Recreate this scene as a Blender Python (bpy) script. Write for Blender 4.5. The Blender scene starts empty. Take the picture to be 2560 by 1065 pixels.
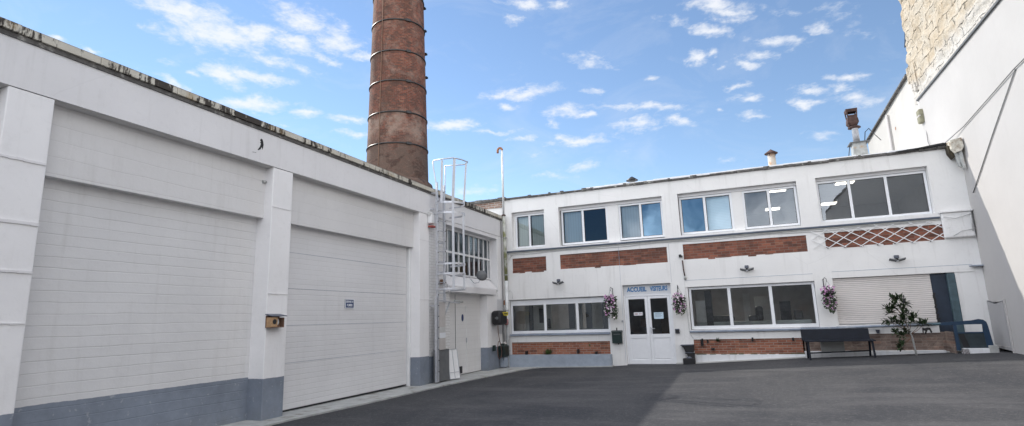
import bpy, bmesh, math, random
from mathutils import Vector, Matrix, noise
random.seed(7)
S = bpy.context.scene
COL = S.collection
R = math.radians

# ------------------------------------------------------------------ nodes
def newmat(name):
    m = bpy.data.materials.new(name); m.use_nodes = True
    nt = m.node_tree; nt.nodes.clear()
    out = nt.nodes.new('ShaderNodeOutputMaterial')
    return m, nt, out
class N:
    """tiny node helper"""
    def __init__(s, nt): s.nt = nt
    def n(s, t, **k):
        o = s.nt.nodes.new(t)
        for a, v in k.items(): setattr(o, a, v)
        return o
    def l(s, a, b): s.nt.links.new(a, b)
    def val(s, sock, v):
        if isinstance(v, bpy.types.NodeSocket): s.l(v, sock)
        else: sock.default_value = v
    def math(s, op, a, b=0.0, c=None, clamp=False):
        o = s.n('ShaderNodeMath', operation=op, use_clamp=clamp)
        s.val(o.inputs[0], a); s.val(o.inputs[1], b)
        if c is not None: s.val(o.inputs[2], c)
        return o.outputs[0]
    def mr(s, v, a, b, c=0.0, d=1.0, smooth=False):
        o = s.n('ShaderNodeMapRange')
        if smooth: o.interpolation_type = 'SMOOTHSTEP'
        s.val(o.inputs[0], v)
        for i, x in enumerate((a, b, c, d)): s.val(o.inputs[i+1], x)
        return o.outputs[0]
    def mix(s, f, a, b, blend='MIX'):
        o = s.n('ShaderNodeMix', data_type='RGBA', blend_type=blend)
        s.val(o.inputs[0], f); s.val(o.inputs[6], a if isinstance(a, bpy.types.NodeSocket) else c4(a))
        s.val(o.inputs[7], b if isinstance(b, bpy.types.NodeSocket) else c4(b))
        return o.outputs[2]
    def noise(s, vec, scale, detail=4, rough=.55, dist=0):
        o = s.n('ShaderNodeTexNoise'); s.l(vec, o.inputs['Vector'])
        o.inputs['Scale'].default_value = scale; o.inputs['Detail'].default_value = detail
        o.inputs['Roughness'].default_value = rough; o.inputs['Distortion'].default_value = dist
        return o.outputs[0]
    def mapv(s, vec, scale=(1, 1, 1), loc=(0, 0, 0), rot=(0, 0, 0)):
        o = s.n('ShaderNodeMapping'); s.l(vec, o.inputs[0])
        o.inputs[1].default_value = loc; o.inputs[2].default_value = rot; o.inputs[3].default_value = scale
        return o.outputs[0]
    def pos(s): return s.n('ShaderNodeNewGeometry').outputs['Position']
    def sep(s, v):
        o = s.n('ShaderNodeSeparateXYZ'); s.l(v, o.inputs[0]); return o.outputs
    def comb(s, x, y, z=0.0):
        o = s.n('ShaderNodeCombineXYZ'); s.val(o.inputs[0], x); s.val(o.inputs[1], y); s.val(o.inputs[2], z)
        return o.outputs[0]
    def bump(s, h, strength=.3, dist=.01, normal=None):
        o = s.n('ShaderNodeBump'); o.inputs['Strength'].default_value = strength
        o.inputs['Distance'].default_value = dist; s.l(h, o.inputs['Height'])
        if normal is not None: s.l(normal, o.inputs['Normal'])
        return o.outputs[0]
    def bsdf(s, out, col, rough=.7, metal=0.0, normal=None, spec=.5):
        p = s.n('ShaderNodeBsdfPrincipled')
        s.val(p.inputs['Base Color'], col if isinstance(col, bpy.types.NodeSocket) else c4(col))
        s.val(p.inputs['Roughness'], rough); p.inputs['Metallic'].default_value = metal
        p.inputs['Specular IOR Level'].default_value = spec
        if normal is not None: s.l(normal, p.inputs['Normal'])
        s.l(p.outputs[0], out.inputs[0]); return p
def c4(c):
    c = tuple(c); return c if len(c) == 4 else c + (1.0,)
def mul(c, k): return tuple(x*k for x in c[:3])

def plain(name, col, rough=.6, metal=0.0, var=.12, scale=6.0, bump=.15, bs=40.0, spec=.5, dirt=None, dscale=1.3, dthr=.6):
    m, nt, out = newmat(name); k = N(nt); p = k.pos()
    f = k.noise(p, scale, 5, .6)
    c = k.mix(k.mr(f, .3, .7), mul(col, 1-var), mul(col, 1+var))
    if dirt is not None:
        g = k.noise(p, dscale, 6, .65)
        c = k.mix(k.mr(g, dthr, dthr+.14), c, dirt)
    b = k.bump(k.noise(p, bs, 3), bump, .004)
    k.bsdf(out, c, rough, metal, b, spec)
    return m

def plaster(name, col=(.78, .775, .77), streak=.25, horiz='x', rough=.8, bumpd=.006, blotch=.05, dirtcol=(.35, .33, .3), grooves=None, wav=0.0, hscale=1.0, cracks=0.0, band=None, brick=False):
    """painted render: faint blotches, rain streaks, trowel bumps; optional horizontal grooves / brick relief / painted plinth band"""
    m, nt, out = newmat(name); k = N(nt); p = k.pos(); x, y, z = k.sep(p)
    h = x if horiz == 'x' else y
    blo = k.noise(p, .9, 5, .6)
    c = k.mix(k.mr(blo, .3, .7), mul(col, 1-blotch), mul(col, 1+blotch*.5))
    fine = k.noise(p, 9.0, 6, .65)
    c = k.mix(k.math('MULTIPLY', k.mr(fine, .55, .75), .10), c, dirtcol)
    sv = k.comb(k.math('MULTIPLY', h, 7.0*hscale), k.math('MULTIPLY', z, .45), k.math('MULTIPLY', blo, 1.5))
    st = k.noise(sv, 1.0, 5, .6)
    c = k.mix(k.math('MULTIPLY', k.mr(st, .56, .78), streak), c, dirtcol)
    hgt = k.math('ADD', k.math('MULTIPLY', k.noise(p, 3.0, 5, .6), 2.2), k.math('MULTIPLY', k.noise(p, 45.0, 3), .22))
    if cracks > 0:
        vo = k.n('ShaderNodeTexVoronoi', feature='DISTANCE_TO_EDGE'); vo.inputs['Scale'].default_value = .55
        dv = k.n('ShaderNodeMix', data_type='VECTOR'); dv.inputs[0].default_value = .08
        k.l(p, dv.inputs[4]); nn = k.n('ShaderNodeTexNoise'); nn.inputs['Scale'].default_value = 3; k.l(p, nn.inputs[0]); k.l(nn.outputs[1], dv.inputs[5])
        k.l(dv.outputs[1], vo.inputs[0])
        ck = k.math('MULTIPLY', k.mr(vo.outputs['Distance'], 0.0, .006, 1, 0), k.mr(k.noise(p, .7, 2), .5, .6))
        c = k.mix(k.math('MULTIPLY', ck, cracks), c, (.2, .19, .18))
    if grooves:
        sp, depth, dark = grooves
        zz = k.math('ADD', z, k.math('MULTIPLY', k.math('SUBTRACT', k.noise(k.comb(k.math('MULTIPLY', h, .8), k.math('MULTIPLY', z, 2.0)), 1.5, 2), .5), wav))
        fr = k.math('FRACT', k.math('DIVIDE', zz, sp))
        g = k.mr(k.math('ABSOLUTE', k.math('SUBTRACT', fr, .5)), .5-.0085/sp, .5)
        row = k.noise(k.comb(k.math('MULTIPLY', h, .35), k.math('MULTIPLY', k.math('FLOOR', k.math('DIVIDE', zz, sp)), 3.71)), 1.0, 2)
        g = k.math('MULTIPLY', g, k.mr(row, .3, .65, .35, 1.0))
        c = k.mix(k.math('MULTIPLY', g, dark), c, (.25, .24, .24))
        c = k.mix(k.math('MULTIPLY', k.mr(row, .35, .65), .10), c, mul(col, .7))
        hgt = k.math('SUBTRACT', hgt, k.math('MULTIPLY', g, depth))
    if brick:
        b = k.n('ShaderNodeTexBrick'); wob = k.math('MULTIPLY', k.noise(p, 2.5, 2), .05)
        k.l(k.comb(k.math('ADD', h, wob), k.math('ADD', z, wob)), b.inputs['Vector'])
        b.inputs['Scale'].default_value = 1; b.inputs['Brick Width'].default_value = .22; b.inputs['Row Height'].default_value = .075
        b.inputs['Mortar Size'].default_value = .011; b.inputs['Mortar Smooth'].default_value = .6
        hgt = k.math('SUBTRACT', hgt, k.math('MULTIPLY', b.outputs['Fac'], 1.9))
        c = k.mix(k.math('MULTIPLY', b.outputs['Fac'], .28), c, dirtcol)
        hgt = k.math('ADD', hgt, k.math('MULTIPLY', k.noise(p, 7.0, 4), 1.2))
    if band:
        zt, bc = band
        e = k.math('ADD', zt, k.math('MULTIPLY', k.math('SUBTRACT', k.noise(p, 6.0, 4), .5), .025))
        isb = k.math('LESS_THAN', z, e)
        bcol = k.mix(k.mr(k.noise(p, 2.2, 6, .7), .3, .7), mul(bc, .82), mul(bc, 1.15))
        bcol = k.mix(k.math('MULTIPLY', k.mr(k.noise(p, 14.0, 4), .64, .7), .5), bcol, (.4, .42, .44))
        low = k.math('MULTIPLY', k.mr(z, .35, .05), k.mr(k.noise(p, 4.0, 4), .35, .7))
        bcol = k.mix(k.math('MULTIPLY', low, .45), bcol, (.17, .17, .16))
        c = k.mix(isb, c, bcol)
    k.bsdf(out, c, rough, 0, k.bump(hgt, .55, bumpd))
    return m

def bricks(name, plane='xz', c1=(.27, .085, .05), c2=(.15, .05, .035), mortar=(.32, .27, .23), bw=.23, rh=.078, ms=.010, soot=0.0, sootcol=(.05, .04, .036), pale=0.0, patch=1.0, radial=None, wob=.012, weather=False):
    m, nt, out = newmat(name); k = N(nt); p = k.pos(); x, y, z = k.sep(p)
    if radial:
        cx, cy, rr = radial
        a = k.math('ARCTAN2', k.math('SUBTRACT', x, cx), k.math('SUBTRACT', y, cy)); u = k.math('MULTIPLY', a, rr)
    else: u = x if plane == 'xz' else y
    w = k.math('MULTIPLY', k.math('SUBTRACT', k.noise(p, 3.0, 3), .5), wob)
    b = k.n('ShaderNodeTexBrick'); k.l(k.comb(k.math('ADD', u, w), k.math('ADD', z, w)), b.inputs['Vector'])
    b.inputs['Scale'].default_value = 1; b.inputs['Brick Width'].default_value = bw; b.inputs['Row Height'].default_value = rh
    b.inputs['Mortar Size'].default_value = ms; b.inputs['Mortar Smooth'].default_value = .3; b.inputs['Bias'].default_value = .1
    b.inputs['Color1'].default_value = c4(c1); b.inputs['Color2'].default_value = c4(c2); b.inputs['Mortar'].default_value = c4(mortar)
    # per-brick tone
    row = k.math('FLOOR', k.math('DIVIDE', z, rh))
    cell = k.comb(k.math('FLOOR', k.math('DIVIDE', k.math('ADD', u, k.math('MULTIPLY', k.math('MODULO', row, 2.0), bw/2)), bw)), row)
    wn = k.n('ShaderNodeTexWhiteNoise', noise_dimensions='2D'); k.l(cell, wn.inputs['Vector'])
    c = k.mix(k.mr(wn.outputs[0], .72, 1.0, 0, .55), b.outputs['Color'], (.07, .045, .04))
    c = k.mix(k.mr(wn.outputs[0], 0, .12, .4, 0), c, (.42, .20, .12))
    if soot > 0:
        s1 = k.noise(k.mapv(p, (1, 1, .6)), .38*patch, 6, .7, .6)
        c = k.mix(k.math('MULTIPLY', k.mr(s1, .42, .62), soot), c, sootcol)
    if pale > 0:
        s2 = k.noise(k.mapv(p, (1.0, 1.0, .8), (9, 3, 4)), .5*patch, 7, .75, 1.2)
        c = k.mix(k.math('MULTIPLY', k.mr(s2, .53, .68), pale), c, (.42, .33, .27))
        s3 = k.noise(k.mapv(p, (1, 1, 2.0), (2, 7, 1)), 5.5, 4, .7, .8)
        c = k.mix(k.math('MULTIPLY', k.mr(s3, .62, .70), pale*.6), c, (.55, .48, .42))
    c = k.mix(k.math('MULTIPLY', k.mr(k.noise(p, 11.0, 5), .5, .75), .3), c, mul(c2, .5))
    if weather:   # smoke-blackened lower courses, lime blooms, loose dark and pale bricks
        w1 = k.noise(k.mapv(p, (1, 1, 1.3), (5, 1, 8)), 1.1, 7, .75, 1.0)
        zz = k.math('ADD', z, k.math('MULTIPLY', k.math('SUBTRACT', k.noise(p, .9, 4), .5), 3.0))
        low = k.mr(zz, 12.2, 13.6, 1, 0)
        c = k.mix(k.math('MULTIPLY', low, .72), c, k.mix(k.mr(w1, .4, .62), (.050, .038, .032), (.22, .155, .12)))
        c = k.mix(k.math('MULTIPLY', k.mr(w1, .50, .60), .55), c, (.062, .042, .034))
        mid = k.math('MULTIPLY', k.mr(zz, 12.8, 13.6), k.mr(zz, 14.2, 15.2, 1, 0))
        c = k.mix(k.math('MULTIPLY', mid, k.mr(k.noise(p, 1.3, 5, .7), .40, .6, 0, .6)), c, (.33, .25, .20))
        sp = k.noise(k.mapv(p, (1, 1, 2.2)), 7.0, 5, .8, 1.5)
        c = k.mix(k.mr(sp, .61, .68, 0, .6), c, (.46, .36, .29))
        c = k.mix(k.mr(sp, .40, .30, 0, .75), c, (.03, .024, .021))
    hg = k.math('SUBTRACT', k.math('MULTIPLY', k.noise(p, 30, 3), .4), b.outputs['Fac'])
    k.bsdf(out, c, .88, 0, k.bump(hg, .7, .01), .3)
    return m

# ------------------------------------------------------------------ mesh helpers
class MB:
    def __init__(s): s.v = []; s.f = []; s.smooth = set()
    def add(s, vs, fs, smooth=False):
        o = len(s.v); s.v += [tuple(p) for p in vs]
        for f in fs:
            if smooth: s.smooth.add(len(s.f))
            s.f.append(tuple(i+o for i in f))
        return s
    def box(s, x0, x1, y0, y1, z0, z1, bev=0.0):
        if x0 > x1: x0, x1 = x1, x0
        if y0 > y1: y0, y1 = y1, y0
        if z0 > z1: z0, z1 = z1, z0
        b = min(bev, (x1-x0)*.45, (y1-y0)*.45, (z1-z0)*.45)
        if b <= 0:
            vs = [(x, y, z) for z in (z0, z1) for y in (y0, y1) for x in (x0, x1)]
            return s.add(vs, [(0, 2, 3, 1), (4, 5, 7, 6), (0, 1, 5, 4), (2, 6, 7, 3), (0, 4, 6, 2), (1, 3, 7, 5)])
        bm = bmesh.new(); bmesh.ops.create_cube(bm, size=1)
        for v in bm.verts:
            v.co = Vector(((x0+x1)/2+v.co.x*(x1-x0), (y0+y1)/2+v.co.y*(y1-y0), (z0+z1)/2+v.co.z*(z1-z0)))
        bmesh.ops.bevel(bm, geom=bm.edges[:], offset=b, segments=2, affect='EDGES', profile=.5)
        return s.frombm(bm)
    def frombm(s, bm, smooth=False):
        bm.verts.ensure_lookup_table(); bm.verts.index_update()
        s.add([v.co[:] for v in bm.verts], [[v.index for v in f.verts] for f in bm.faces], smooth); bm.free(); return s
    def obox(s, c, ax, ay, az, hx, hy, hz):
        """oriented box"""
        c = Vector(c); ax, ay, az = Vector(ax).normalized()*hx, Vector(ay).normalized()*hy, Vector(az).normalized()*hz
        vs = [c+ax*i+ay*j+az*k for k in (-1, 1) for j in (-1, 1) for i in (-1, 1)]
        return s.add(vs, [(0, 2, 3, 1), (4, 5, 7, 6), (0, 1, 5, 4), (2, 6, 7, 3), (0, 4, 6, 2), (1, 3, 7, 5)])
    def bar(s, a, b, w, h=None, upv=(0, 0, 1)):
        h = w if h is None else h
        a, b = Vector(a), Vector(b); d = (b-a).normalized(); u = Vector(upv)
        if abs(d.dot(u)) > .98: u = Vector((1, 0, 0))
        sd = d.cross(u).normalized(); u = sd.cross(d)
        return s.obox((a+b)/2, d, sd, u, (b-a).length/2, w/2, h/2)
    def tube(s, pts, r, n=8, caps=True):
        pts = [Vector(p) for p in pts]; m = len(pts)
        rs = r if isinstance(r, (list, tuple)) else [r]*m
        vs = []; prev = None
        for i, p in enumerate(pts):
            d = ((pts[min(i+1, m-1)]-pts[max(i-1, 0)])).normalized()
            if prev is None:
                u = d.orthogonal().normalized()
            else:
                u = (prev-d*prev.dot(d)).normalized()
            prev = u; w = d.cross(u)
            vs += [p+(u*math.cos(t)+w*math.sin(t))*rs[i] for t in [2*math.pi*j/n for j in range(n)]]
        fs = [(i*n+j, i*n+(j+1) % n, (i+1)*n+(j+1) % n, (i+1)*n+j) for i in range(m-1) for j in range(n)]
        s.add(vs, fs, True)
        if caps:
            s.add(vs[:n], [tuple(range(n))[::-1]]); s.add(vs[-n:], [tuple(range(n))])
        return s
    def lathe(s, c, prof, n=24, caps=True, smooth=True):
        """prof: list of (r, z); axis z through c"""
        vs = [(c[0]+r*math.cos(2*math.pi*j/n), c[1]+r*math.sin(2*math.pi*j/n), c[2]+z) for r, z in prof for j in range(n)]
        fs = [(i*n+j, i*n+(j+1) % n, (i+1)*n+(j+1) % n, (i+1)*n+j) for i in range(len(prof)-1) for j in range(n)]
        s.add(vs, fs, smooth)
        if caps:
            s.add(vs[:n], [tuple(range(n))[::-1]]); s.add(vs[-n:], [tuple(range(n))])
        return s
    def prism(s, poly, axis, a, b):
        """poly of 2-D points extruded along axis from a to b"""
        def P(u, v, w):
            return {'x': (w, u, v), 'y': (u, w, v), 'z': (u, v, w)}[axis]
        n = len(poly); vs = [P(u, v, a) for u, v in poly]+[P(u, v, b) for u, v in poly]
        return s.add(vs, [tuple(range(n)), tuple(range(n, 2*n))[::-1]]+[(i, (i+1) % n, (i+1) % n+n, i+n) for i in range(n)])
    def disc(s, c, ax, r, n=20, ry=None):
        c = Vector(c); ax = Vector(ax).normalized(); u = ax.orthogonal().normalized()
        if abs(ax.z) < .9: u = Vector((0, 0, 1)).cross(ax).normalized()
        w = ax.cross(u); ry = r if ry is None else ry
        return s.add([c+u*math.cos(2*math.pi*i/n)*r+w*math.sin(2*math.pi*i/n)*ry for i in range(n)], [tuple(range(n))])
    def build(s, name, mat, parent=None, loc=None):
        me = bpy.data.meshes.new(name)
        o = bpy.data.objects.new(name, me); COL.objects.link(o)
        L = Vector((0, 0, 0))
        if parent is not None:
            o.parent = parent; q = parent
            while q is not None: L += q.location; q = q.parent
        elif loc is not None:
            L = Vector(loc); o.location = L
        me.from_pydata([tuple(Vector(p)-L) for p in s.v], [], s.f)
        mats = mat if isinstance(mat, (list, tuple)) else [mat]
        for mm in mats: me.materials.append(mm)
        for i in s.smooth: me.polygons[i].use_smooth = True
        me.update()
        bm = bmesh.new(); bm.from_mesh(me); bmesh.ops.remove_doubles(bm, verts=bm.verts, dist=1e-5) if s.smooth else None
        bmesh.ops.recalc_face_normals(bm, faces=bm.faces[:]); bm.to_mesh(me); bm.free()
        return o
def thing(name, loc, label, cat, group=None):
    o = bpy.data.objects.new(name, None); COL.objects.link(o); o.location = loc; o.empty_display_size = .2
    return tag(o, label, cat, group)
def tag(o, label=None, cat=None, group=None, kind=None):
    if label: o['label'] = label
    if cat: o['category'] = cat
    if group: o['group'] = group
    if kind: o['kind'] = kind
    return o
def copy_tree(o, parent=None):
    c = o.copy(); COL.objects.link(c); c.parent = parent
    for ch in [q for q in list(bpy.data.objects) if q.parent == o]: copy_tree(ch, c)
    return c
def wall_grid(mb, u0, u1, v0, v1, holes, w0, w1, axis='y', back=True):
    """wall in plane axis=w0 (front) .. w1 (back) with rectangular holes (a0,a1,b0,b1) and reveals"""
    us = sorted({u0, u1, *[min(max(h[i], u0), u1) for h in holes for i in (0, 1)]})
    vs = sorted({v0, v1, *[min(max(h[i], v0), v1) for h in holes for i in (2, 3)]})
    inh = lambda a, b: any(h[0] < a < h[1] and h[2] < b < h[3] for h in holes)
    P = (lambda u, v, w: (u, w, v)) if axis == 'y' else (lambda u, v, w: (w, u, v))
    solid = lambda i, j: 0 <= i < len(us)-1 and 0 <= j < len(vs)-1 and not inh((us[i]+us[i+1])/2, (vs[j]+vs[j+1])/2)
    for i in range(len(us)-1):
        for j in range(len(vs)-1):
            if not solid(i, j): continue
            a, b, c, d = us[i], us[i+1], vs[j], vs[j+1]
            mb.add([P(a, c, w0), P(b, c, w0), P(b, d, w0), P(a, d, w0)], [(0, 1, 2, 3)])
            if back: mb.add([P(a, c, w1), P(b, c, w1), P(b, d, w1), P(a, d, w1)], [(3, 2, 1, 0)])
            if not solid(i-1, j): mb.add([P(a, c, w0), P(a, d, w0), P(a, d, w1), P(a, c, w1)], [(0, 1, 2, 3)])
            if not solid(i+1, j): mb.add([P(b, c, w0), P(b, c, w1), P(b, d, w1), P(b, d, w0)], [(0, 1, 2, 3)])
            if not solid(i, j-1): mb.add([P(a, c, w0), P(a, c, w1), P(b, c, w1), P(b, c, w0)], [(0, 1, 2, 3)])
            if not solid(i, j+1): mb.add([P(a, d, w0), P(b, d, w0), P(b, d, w1), P(a, d, w1)], [(0, 1, 2, 3)])
    return mb
def text_mesh(name, body, size, mat, parent, origin, xdir, depth=.004, sx=1.0, bold=0.0, align='CENTER'):
    cu = bpy.data.curves.new(name, 'FONT'); cu.body = body; cu.size = size; cu.extrude = depth
    cu.align_x = align; cu.align_y = 'CENTER'; cu.offset = bold; cu.resolution_u = 3
    tmp = bpy.data.objects.new(name+'_tmp', cu); COL.objects.link(tmp)
    bpy.context.view_layer.update()
    me = bpy.data.meshes.new_from_object(tmp.evaluated_get(bpy.context.evaluated_depsgraph_get()))
    bpy.data.objects.remove(tmp)
    X = Vector(xdir); Z = Vector((0, 0, 1)); Y = X.cross(Z)  # outward normal
    L = Vector((0, 0, 0)); q = parent
    while q is not None: L += q.location; q = q.parent
    for v in me.vertices:
        p = v.co.copy(); v.co = Vector(origin)+X*p.x*sx+Z*p.y+Y*p.z-L
    me.materials.clear(); me.materials.append(mat)
    o = bpy.data.objects.new(name, me); COL.objects.link(o); o.parent = parent
    return o
SUNE, EXPO = 2.35, .80
SKYTINT, CLOUDF, CLOUDFILL = (.99, 1.0, 1.01), (5.7, 5.8, 6.0), (21.5, 21.6, 22.2)
CLOUDS = [(-0.9492,0.4798,-0.034,0.0638,0.0152,1),(-0.8983,0.4554,0.037,0.0741,0.0179,1),(-0.8407,0.4681,0.074,0.0453,0.0133,1),(-0.7844,0.4651,-0.201,0.0393,0.0128,1),(-0.7633,0.5026,-0.11,0.0509,0.0138,0.95),(-0.7017,0.4796,-0.222,0.0416,0.017,0.9),(-0.6553,0.4577,-0.081,0.0252,0.0072,0.9),(-0.815,0.4352,-0.067,0.0388,0.0082,0.8),(-0.8784,0.397,-0.302,0.0273,0.0139,1),(-0.8324,0.4039,-0.075,0.0412,0.0095,1),(-0.9201,0.3924,0.081,0.0163,0.0054,0.8),(-0.8341,0.3588,0.082,0.051,0.0095,1),(-0.754,0.3553,0.003,0.0301,0.0059,0.9),(-0.9672,0.3748,-0.28,0.0298,0.006,1),(-0.6796,0.3493,-0.024,0.0385,0.0054,0.8),(-0.6686,0.327,-0.032,0.028,0.0048,0.8),(-0.7139,0.4452,-0.145,0.0192,0.0079,0.8),(-0.7645,0.4274,-0.225,0.033,0.0085,0.7),(-0.8994,0.4142,0.028,0.0238,0.0049,0.6),(-0.9656,0.4017,0.011,0.0176,0.0053,0.45),(-1.0025,0.4479,0.237,0.0065,0.0056,0.4),(-0.7852,0.3339,0.007,0.0195,0.0033,0.6),(-0.3684,0.5229,-0.11,0.025,0.0077,0.7),(-0.3458,0.5506,-0.123,0.0471,0.0063,0.8),(-0.2828,0.5389,-0.221,0.0372,0.0089,0.7),(-0.2229,0.4461,-0.192,0.0449,0.0099,0.7),(-0.3594,0.4027,0.078,0.0571,0.0082,1),(-0.4108,0.3952,0.039,0.0259,0.0055,0.8),(-0.381,0.3757,-0.034,0.0213,0.0056,0.8),(-0.2754,0.3672,0.008,0.0373,0.0076,0.85),(-0.2424,0.3558,-0.16,0.0163,0.0048,0.8),(-0.3007,0.3436,-0.221,0.015,0.007,0.7),(-0.4934,0.3457,-0.035,0.0464,0.0084,1),(-0.4193,0.3354,0.024,0.0377,0.0042,0.8),(-0.3558,0.3209,-0.042,0.0225,0.0056,0.75),(-0.2583,0.3143,0.006,0.0623,0.007,0.9),(-0.1518,0.3317,-0.143,0.0391,0.0109,0.85),(-0.1303,0.3575,-0.16,0.0701,0.0061,0.8),(-0.0821,0.3285,-0.213,0.0172,0.006,0.9),(-0.1197,0.4048,-0.049,0.0143,0.0047,0.8),(-0.2228,0.3928,-0.011,0.0222,0.0055,0.6),(-0.2507,0.2671,-0.003,0.0436,0.0085,0.5),(-0.2934,0.2518,0.009,0.0512,0.0071,0.4),(0.0075,0.5018,-0.287,0.0473,0.0107,0.85),(0.0265,0.4844,-0.339,0.0367,0.0095,0.85),(-0.0089,0.4678,-0.287,0.034,0.0074,0.9),(-0.0633,0.4894,-0.323,0.0284,0.0056,0.6),(-0.0355,0.4278,-0.33,0.0179,0.0076,1),(-0.0044,0.4295,-0.181,0.0094,0.0044,0.8),(0.005,0.406,-0.263,0.012,0.005,0.7),(0.0645,0.4104,-0.294,0.0254,0.0067,0.9),(0.0488,0.3977,-0.282,0.0205,0.0068,0.9),(0.0949,0.425,-0.232,0.0428,0.0097,0.7),(0.164,0.4287,-0.347,0.0152,0.0063,0.7),(0.1915,0.3494,-0.244,0.0245,0.0059,0.85),(0.1392,0.3424,-0.308,0.0221,0.0048,0.85),(0.1746,0.3369,-0.173,0.0138,0.0048,0.8),(0.1286,0.3246,-0.26,0.0221,0.0068,1),(0.1966,0.3154,-0.174,0.0395,0.0084,0.75),(0.0453,0.3463,-0.234,0.0252,0.0064,0.8),(0.0338,0.3691,-0.182,0.0154,0.0051,0.85),(-0.0087,0.335,-0.155,0.0105,0.0039,0.85),(-0.0765,0.3292,-0.217,0.0274,0.0067,0.85),(0.0535,0.3189,-0.228,0.0218,0.0051,0.7),(0.1402,0.2745,-0.131,0.0307,0.0062,0.55),(0.103,0.4707,-0.409,0.0376,0.0081,0.45),(0.1946,0.4404,-0.455,0.0342,0.0111,0.4),(0.2232,0.4087,-0.102,0.0312,0.0069,0.45),(-1.1557,0.4074,-0.128,0.0123,0.0042,0.3),(-1.1117,0.4058,-0.141,0.0133,0.0038,0.9),(-1.0697,0.3986,-0.157,0.0094,0.0033,0.9),(-0.4567,0.2286,0.065,0.0515,0.0086,0.5),(0.0193,0.2504,-0.048,0.0373,0.0053,0.4),(-0.3434,0.2934,0.035,0.0447,0.0057,0.35),(-0.1744,0.2895,-0.042,0.0285,0.0056,0.35)]
# ------------------------------------------------------------------ materials
M = {}
WHITE = (.80, .795, .785)
GREYBAND = (.205, .235, .285)
M['facade'] = plaster('facade_render', (.81, .80, .785), streak=.24, cracks=.10)
M['garage'] = plaster('garage_render', (.83, .82, .82), streak=.16, horiz='y', band=(.745, GREYBAND), bumpd=.008)
M['beam'] = plaster('beam_render', (.73, .72, .725), streak=.20, horiz='y', cracks=.06)
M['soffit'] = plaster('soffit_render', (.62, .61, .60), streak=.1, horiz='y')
M['pbrick'] = plaster('painted_brick', (.76, .755, .75), streak=.15, horiz='y', band=(.72, GREYBAND), brick=True, bumpd=.012)
M['bayA'] = plaster('bay_wall', (.69, .685, .685), streak=.20, horiz='y', grooves=(.142, 1.3, .24), wav=.04, band=(.77, GREYBAND), bumpd=.006)
M['bayB'] = plaster('bay_door', (.70, .695, .70), streak=.14, horiz='y', grooves=(.10, 1.2, .17), wav=.01, bumpd=.005)
M['bayU'] = plaster('bay_upper', (.70, .69, .685), streak=.18, horiz='y', grooves=(.21, 1.0, .14), wav=.05)
M['sdoor'] = plaster('side_door_panel', (.74, .73, .72), streak=.12, horiz='y', grooves=(.125, 1.2, .2), wav=.01)
M['plant'] = plain('planter_paint', (.33, .375, .44), .75, var=.10, bump=.3, bs=20, dirt=(.35, .37, .40), dthr=.62)
M['plinth'] = plaster('plinth_render', (.72, .73, .75), streak=.5)
M['cladding'] = plaster('cladding', (.475, .458, .445), streak=.10, horiz='y', blotch=.045, bumpd=.003)
M['oldwall'] = plaster('old_wall', (.52, .50, .47), streak=.16, horiz='y', blotch=.08)
M['oppwall'] = bricks('opposite_stone', 'xz', (.50, .46, .42), (.36, .33, .30), (.28, .26, .23), .5, .24, .02, pale=.4)
M['upvc'] = plain('white_plastic', (.82, .83, .85), .35, var=.03, bump=.03, spec=.5)
M['white'] = plain('white_paint', (.78, .78, .78), .5, var=.05)
M['galv'] = plain('galvanised_steel', (.56, .57, .60), .42, .65, var=.14, scale=14, bump=.1)
M['galvw'] = plain('bright_aluminium', (.50, .51, .54), .5, .2, var=.08)
M['iron'] = plain('dark_iron', (.035, .032, .03), .45, .3, var=.4, scale=8)
M['zinc'] = plain('weathered_zinc', (.42, .43, .42), .6, .35, var=.3, scale=7, dirt=(.45, .30, .17), dscale=3, dthr=.58)
M['rust'] = plain('rusty_metal', (.075, .042, .036), .85, 0, var=.5, scale=10, bump=.5, dirt=(.16, .10, .085), dthr=.58)
M['rustpipe'] = plain('rusty_pipe', (.33, .16, .09), .8, .1, var=.4, scale=12, bump=.4)
M['pipew'] = plain('white_pipe', (.62, .63, .63), .5, .1, var=.15, scale=5, dirt=(.36, .36, .27), dscale=4, dthr=.62)
M['mossy'] = plain('mossy_pipe', (.50, .51, .47), .7, .1, var=.2, scale=5, dirt=(.19, .20, .09), dscale=3.5, dthr=.44)
M['black'] = plain('black_plastic', (.012, .012, .014), .45, var=.2)
M['dark'] = plain('dark_gap', (.02, .02, .022), .9)
M['bench'] = plain('dark_metal', (.007, .0095, .017), .6, 0, var=.25, spec=.25)
M['green'] = plain('dark_green_box', (.012, .028, .026), .4, var=.2)
M['ledge'] = plain('slate_ledge', (.085, .105, .14), .6, var=.2, scale=4, dirt=(.25, .27, .3), dthr=.62)
M['sillm'] = plain('grey_sill', (.26, .30, .37), .6, var=.18, scale=5, dirt=(.55, .56, .58), dthr=.58)
M['teal'] = plain('teal_metal', (.07, .125, .15), .5, .1, var=.18)
M['blue'] = plain('petrol_blue_metal', (.012, .038, .08), .45, .15, var=.15)
M['navy'] = plain('navy_shutter', (.018, .030, .052), .5, .1, var=.15)
M['ddkg'] = plain('dark_teal_panel', (.02, .032, .038), .6, var=.3)
M['tealpost'] = plain('teal_paint', (.06, .10, .12), .6, var=.25, dirt=(.25, .28, .28), dthr=.68)
M['grey'] = plain('mid_grey', (.13, .135, .14), .7, var=.15)
M['beige'] = plain('beige_board', (.50, .47, .45), .7, var=.08)
M['wood'] = plain('raw_wood', (.42, .26, .14), .7, var=.2, scale=18)
M['woodd'] = plain('brown_wood', (.20, .115, .075), .8, var=.2, scale=18)
M['slate'] = plain('slate_blue', (.10, .11, .14), .6)
M['red'] = plain('dull_red', (.35, .075, .06), .6)
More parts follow.
